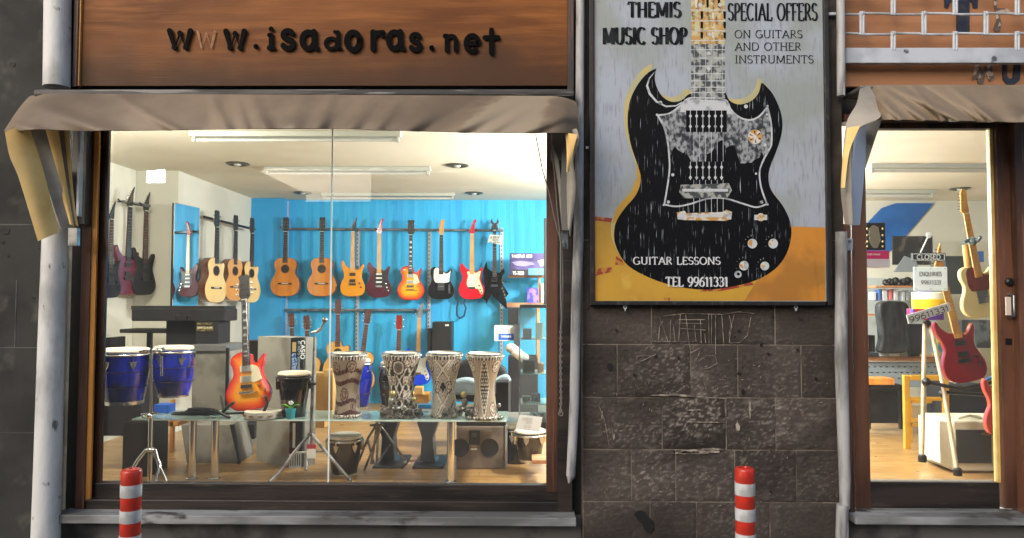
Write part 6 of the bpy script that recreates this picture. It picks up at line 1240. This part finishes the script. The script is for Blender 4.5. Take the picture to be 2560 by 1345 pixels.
O = W(2275, 807, 4.896); Xv = W(2374, 776, 4.896) - O; Yv = W(2271, 794, 4.896) - O
mb = MB(); text(mb, '99611331', O, Xv, Yv, wt=.16); part(mb, 'digits', mat('plate_ink', '2e3338', .5), t)
# yellow and white toy drum shape, goods
t = thing('toy_drum', 'white and yellow tambour stacked above the number plate', 'drum', W(2327, 790, 5.6))
mb = MB(); p = W(2327, 772, 5.6); mb.lathe([(.125, 0), (.13, .07), (.12, .075)], p, 30); part(mb, 'yellow_shell', mat('yellow_plastic', 'd9b41c', .35), t, smooth=40)
mb = MB(); p = W(2325, 748, 5.6); mb.lathe([(.12, 0), (.124, .05), (.11, .055)], p, 30); part(mb, 'white_shell', m_wplas, t, smooth=40)
part(bpx(2302, 727, 2332, 740, 5.6, .05), 'blue_lid', mat('blue_lid', '2b3c9a', .4), t)
lb_box(2283, 772, 2360, 800, 5.8, .1, 'red_bag', 'red and violet bag behind the tilted number plate', 'bag', mat('red_violet', 'a8202c', .5, c2='54309a', sc_=14, lo=.5, hi=.55))
mb = MB(); q = [W(2376, 708, 5.0), W(2412, 835, 5.4)]
# framed guitar headstock picture and pink box
t = thing('book', 'black book with a guitar headstock picture standing at the left of the door pane', 'book', W(2192, 625, 5.0)); part(bpx(2163, 557, 2213, 625, 5.0, .02), 'cover', m_bplas, t)
part(ppx([(2172, 572), (2184, 562), (2196, 568), (2202, 600), (2194, 620), (2184, 620), (2174, 606)], 4.996, .003), 'printed_headstock', mat('grey_print', '7f7d70', .5), t)
mb = MB()
for v in (572, 588, 604, 616):
    for u in (2168, 2207): mb.sphere(W(u, v, 4.995), .008, 6)
part(mb, 'printed_tuners', mat('brass_print', 'a08c58', .4), t)
t = thing('string_box', 'magenta and white box below the guitar headstock book', 'box', W(2193, 668, 5.0)); part(bpx(2163, 627, 2223, 647, 5.0, .15), 'magenta_lid', mat('magenta', 'c4126a', .4), t); part(bpx(2163, 647.5, 2224, 668, 4.998, .15), 'white_base', mat('pale_lilac', 'c6c4d6', .45), t)
mb = MB(); textpx(mb, 'SUPER STRINGS', 2168, 634, 2200, 638, 4.998, wt=.2); part(mb, 'lettering', m_wplas, t)
# banner / blue poster with white lines, dark boxes on shelves
t = thing('blue_poster', 'slanting blue panel on the cream back wall behind the door', 'poster', W(2250, 640, 9.3)); part(ppx([(2205, 520), (2240, 508), (2335, 508), (2240, 618), (2165, 665), (2165, 562)], 9.3, .02), 'panel', mat('panel_blue', '1c5fa8', .5, c2='1a5496', sc_=4), t)
t = thing('dark_poster', 'black and grey music poster standing on the counter', 'poster', W(2290, 690, 8.6)); part(bpx(2232, 590, 2332, 662, 8.6, .02), 'sheet', mat('poster_dark', '1d1f22', .5, c2='4a443e', sc_=7, lo=.52, hi=.62), t)
part(ppx([(2235, 680), (2262, 640), (2290, 650), (2300, 680)], 8.55, .02), 'grey_corner', mat('poster_grey2', '7f868c', .5), t)
t = thing('wall_shelf', 'narrow wooden shelf with small black goods behind the door', 'shelf', W(2230, 720, 8.2)); part(bpx(2190, 714, 2282, 719, 8.1, .3), 'board', m_shelf, t); part(bpx(2166, 785, 2200, 790, 8.1, .3), 'board', m_shelf, t)
for i, (u, v0, v1, wd, c_, lb) in enumerate(((2186, 730, 750, 8, 'c0c4c6', 'pale'), (2200, 724, 752, 6, '3f5fa0', 'blue'), (2213, 722, 752, 12, 'b9bec2', 'wide white'), (2227, 724, 750, 8, 'c86f6f', 'pink'), (2240, 722, 750, 9, 'c2c6ca', 'white'), (2260, 728, 752, 7, 'aeb4b8', 'grey'), (2270, 726, 752, 7, '8d9296', 'dark grey'))):
    lb_box(u - wd / 2, v0, u + wd / 2, v1, 8.2, .1, 'small_packet', lb + ' packet hanging under the narrow shelf behind the door', 'packet', mat('packet_' + str(i), c_, .5), group='packets hanging under the narrow shelf')
mb = MB()
for k in range(14): mb.sphere(W(2214 + k * 5, 706 + 4 * sin(k * 2.1), 8.15), .035 + .012 * sin(k * 3), 7)
mb.build('black_gadgets', m_bplas, label='heap of small black gadgets on the narrow shelf', cat='gadgets', smooth=60)
t = thing('gig_bag', 'black crinkled bag hanging over the counter behind the door', 'bag', W(2235, 885, 7.5)); part(ppx([(p.x, p.y) for p in crom([(2202, 880), (2206, 850), (2204, 820), (2199, 775), (2206, 756), (2238, 752), (2268, 758), (2276, 785), (2268, 830), (2272, 875), (2240, 884)], 5)], 7.5, .12), 'shell', mat('crinkled_black', '121315', .5, c2='26282c', sc_=9, st=(3, 1, 1), bump=1, bsc=14), t, bevel=.02)
lb_box(2276, 810, 2312, 885, 7.55, .12, 'gig_bag', 'second black bag right of the crinkled one', 'bag', m_bfab)
for (u0, v0, u1, v1, mm_, lb) in ((2166, 882, 2196, 891, mat('dark_goods', '2d3236', .4), 'row of dark goods at the left of the counter top'), (2200, 876, 2222, 891, mat('clear_box', 'a9b2b4', .3), 'clear plastic box on the counter top'), (2224, 880, 2250, 891, mat('white_box', 'd4dadb', .5), 'white box on the counter top'), (2252, 877, 2270, 891, mat('clear_box2', '98a2a5', .3), 'clear box beside the white one'), (2275, 882, 2300, 891, m_bplas, 'black pack on the counter top'), (2345, 840, 2376, 891, mat('teal_print', '2a7f8a', .5, c2='c2b64a', sc_=12), 'teal and yellow printed pack behind the tripod'), (2166, 838, 2188, 880, m_bplas, 'black round pack at the left door edge'), (2405, 800, 2480, 870, mat('grey_goods', '5a6368', .5, c2='2a2d30', sc_=12), 'stack of grey goods behind the red guitar')):
    lb_box(u0, v0, u1, v1, 7.62, .12, 'counter_goods', lb, 'packet', mm_)
lb_box(2445, 628, 2460, 655, 7.9, .1, 'blue_box', 'small blue and white box behind the pale cream guitar', 'box', mat('small_blue', '2f5f9f', .5)); lb_box(2365, 640, 2430, 735, 8.0, .3, 'dark_cabinet', 'dark grey cabinet on the right behind the enquiries sign', 'cabinet', mat('dk_cab', '303638', .5))
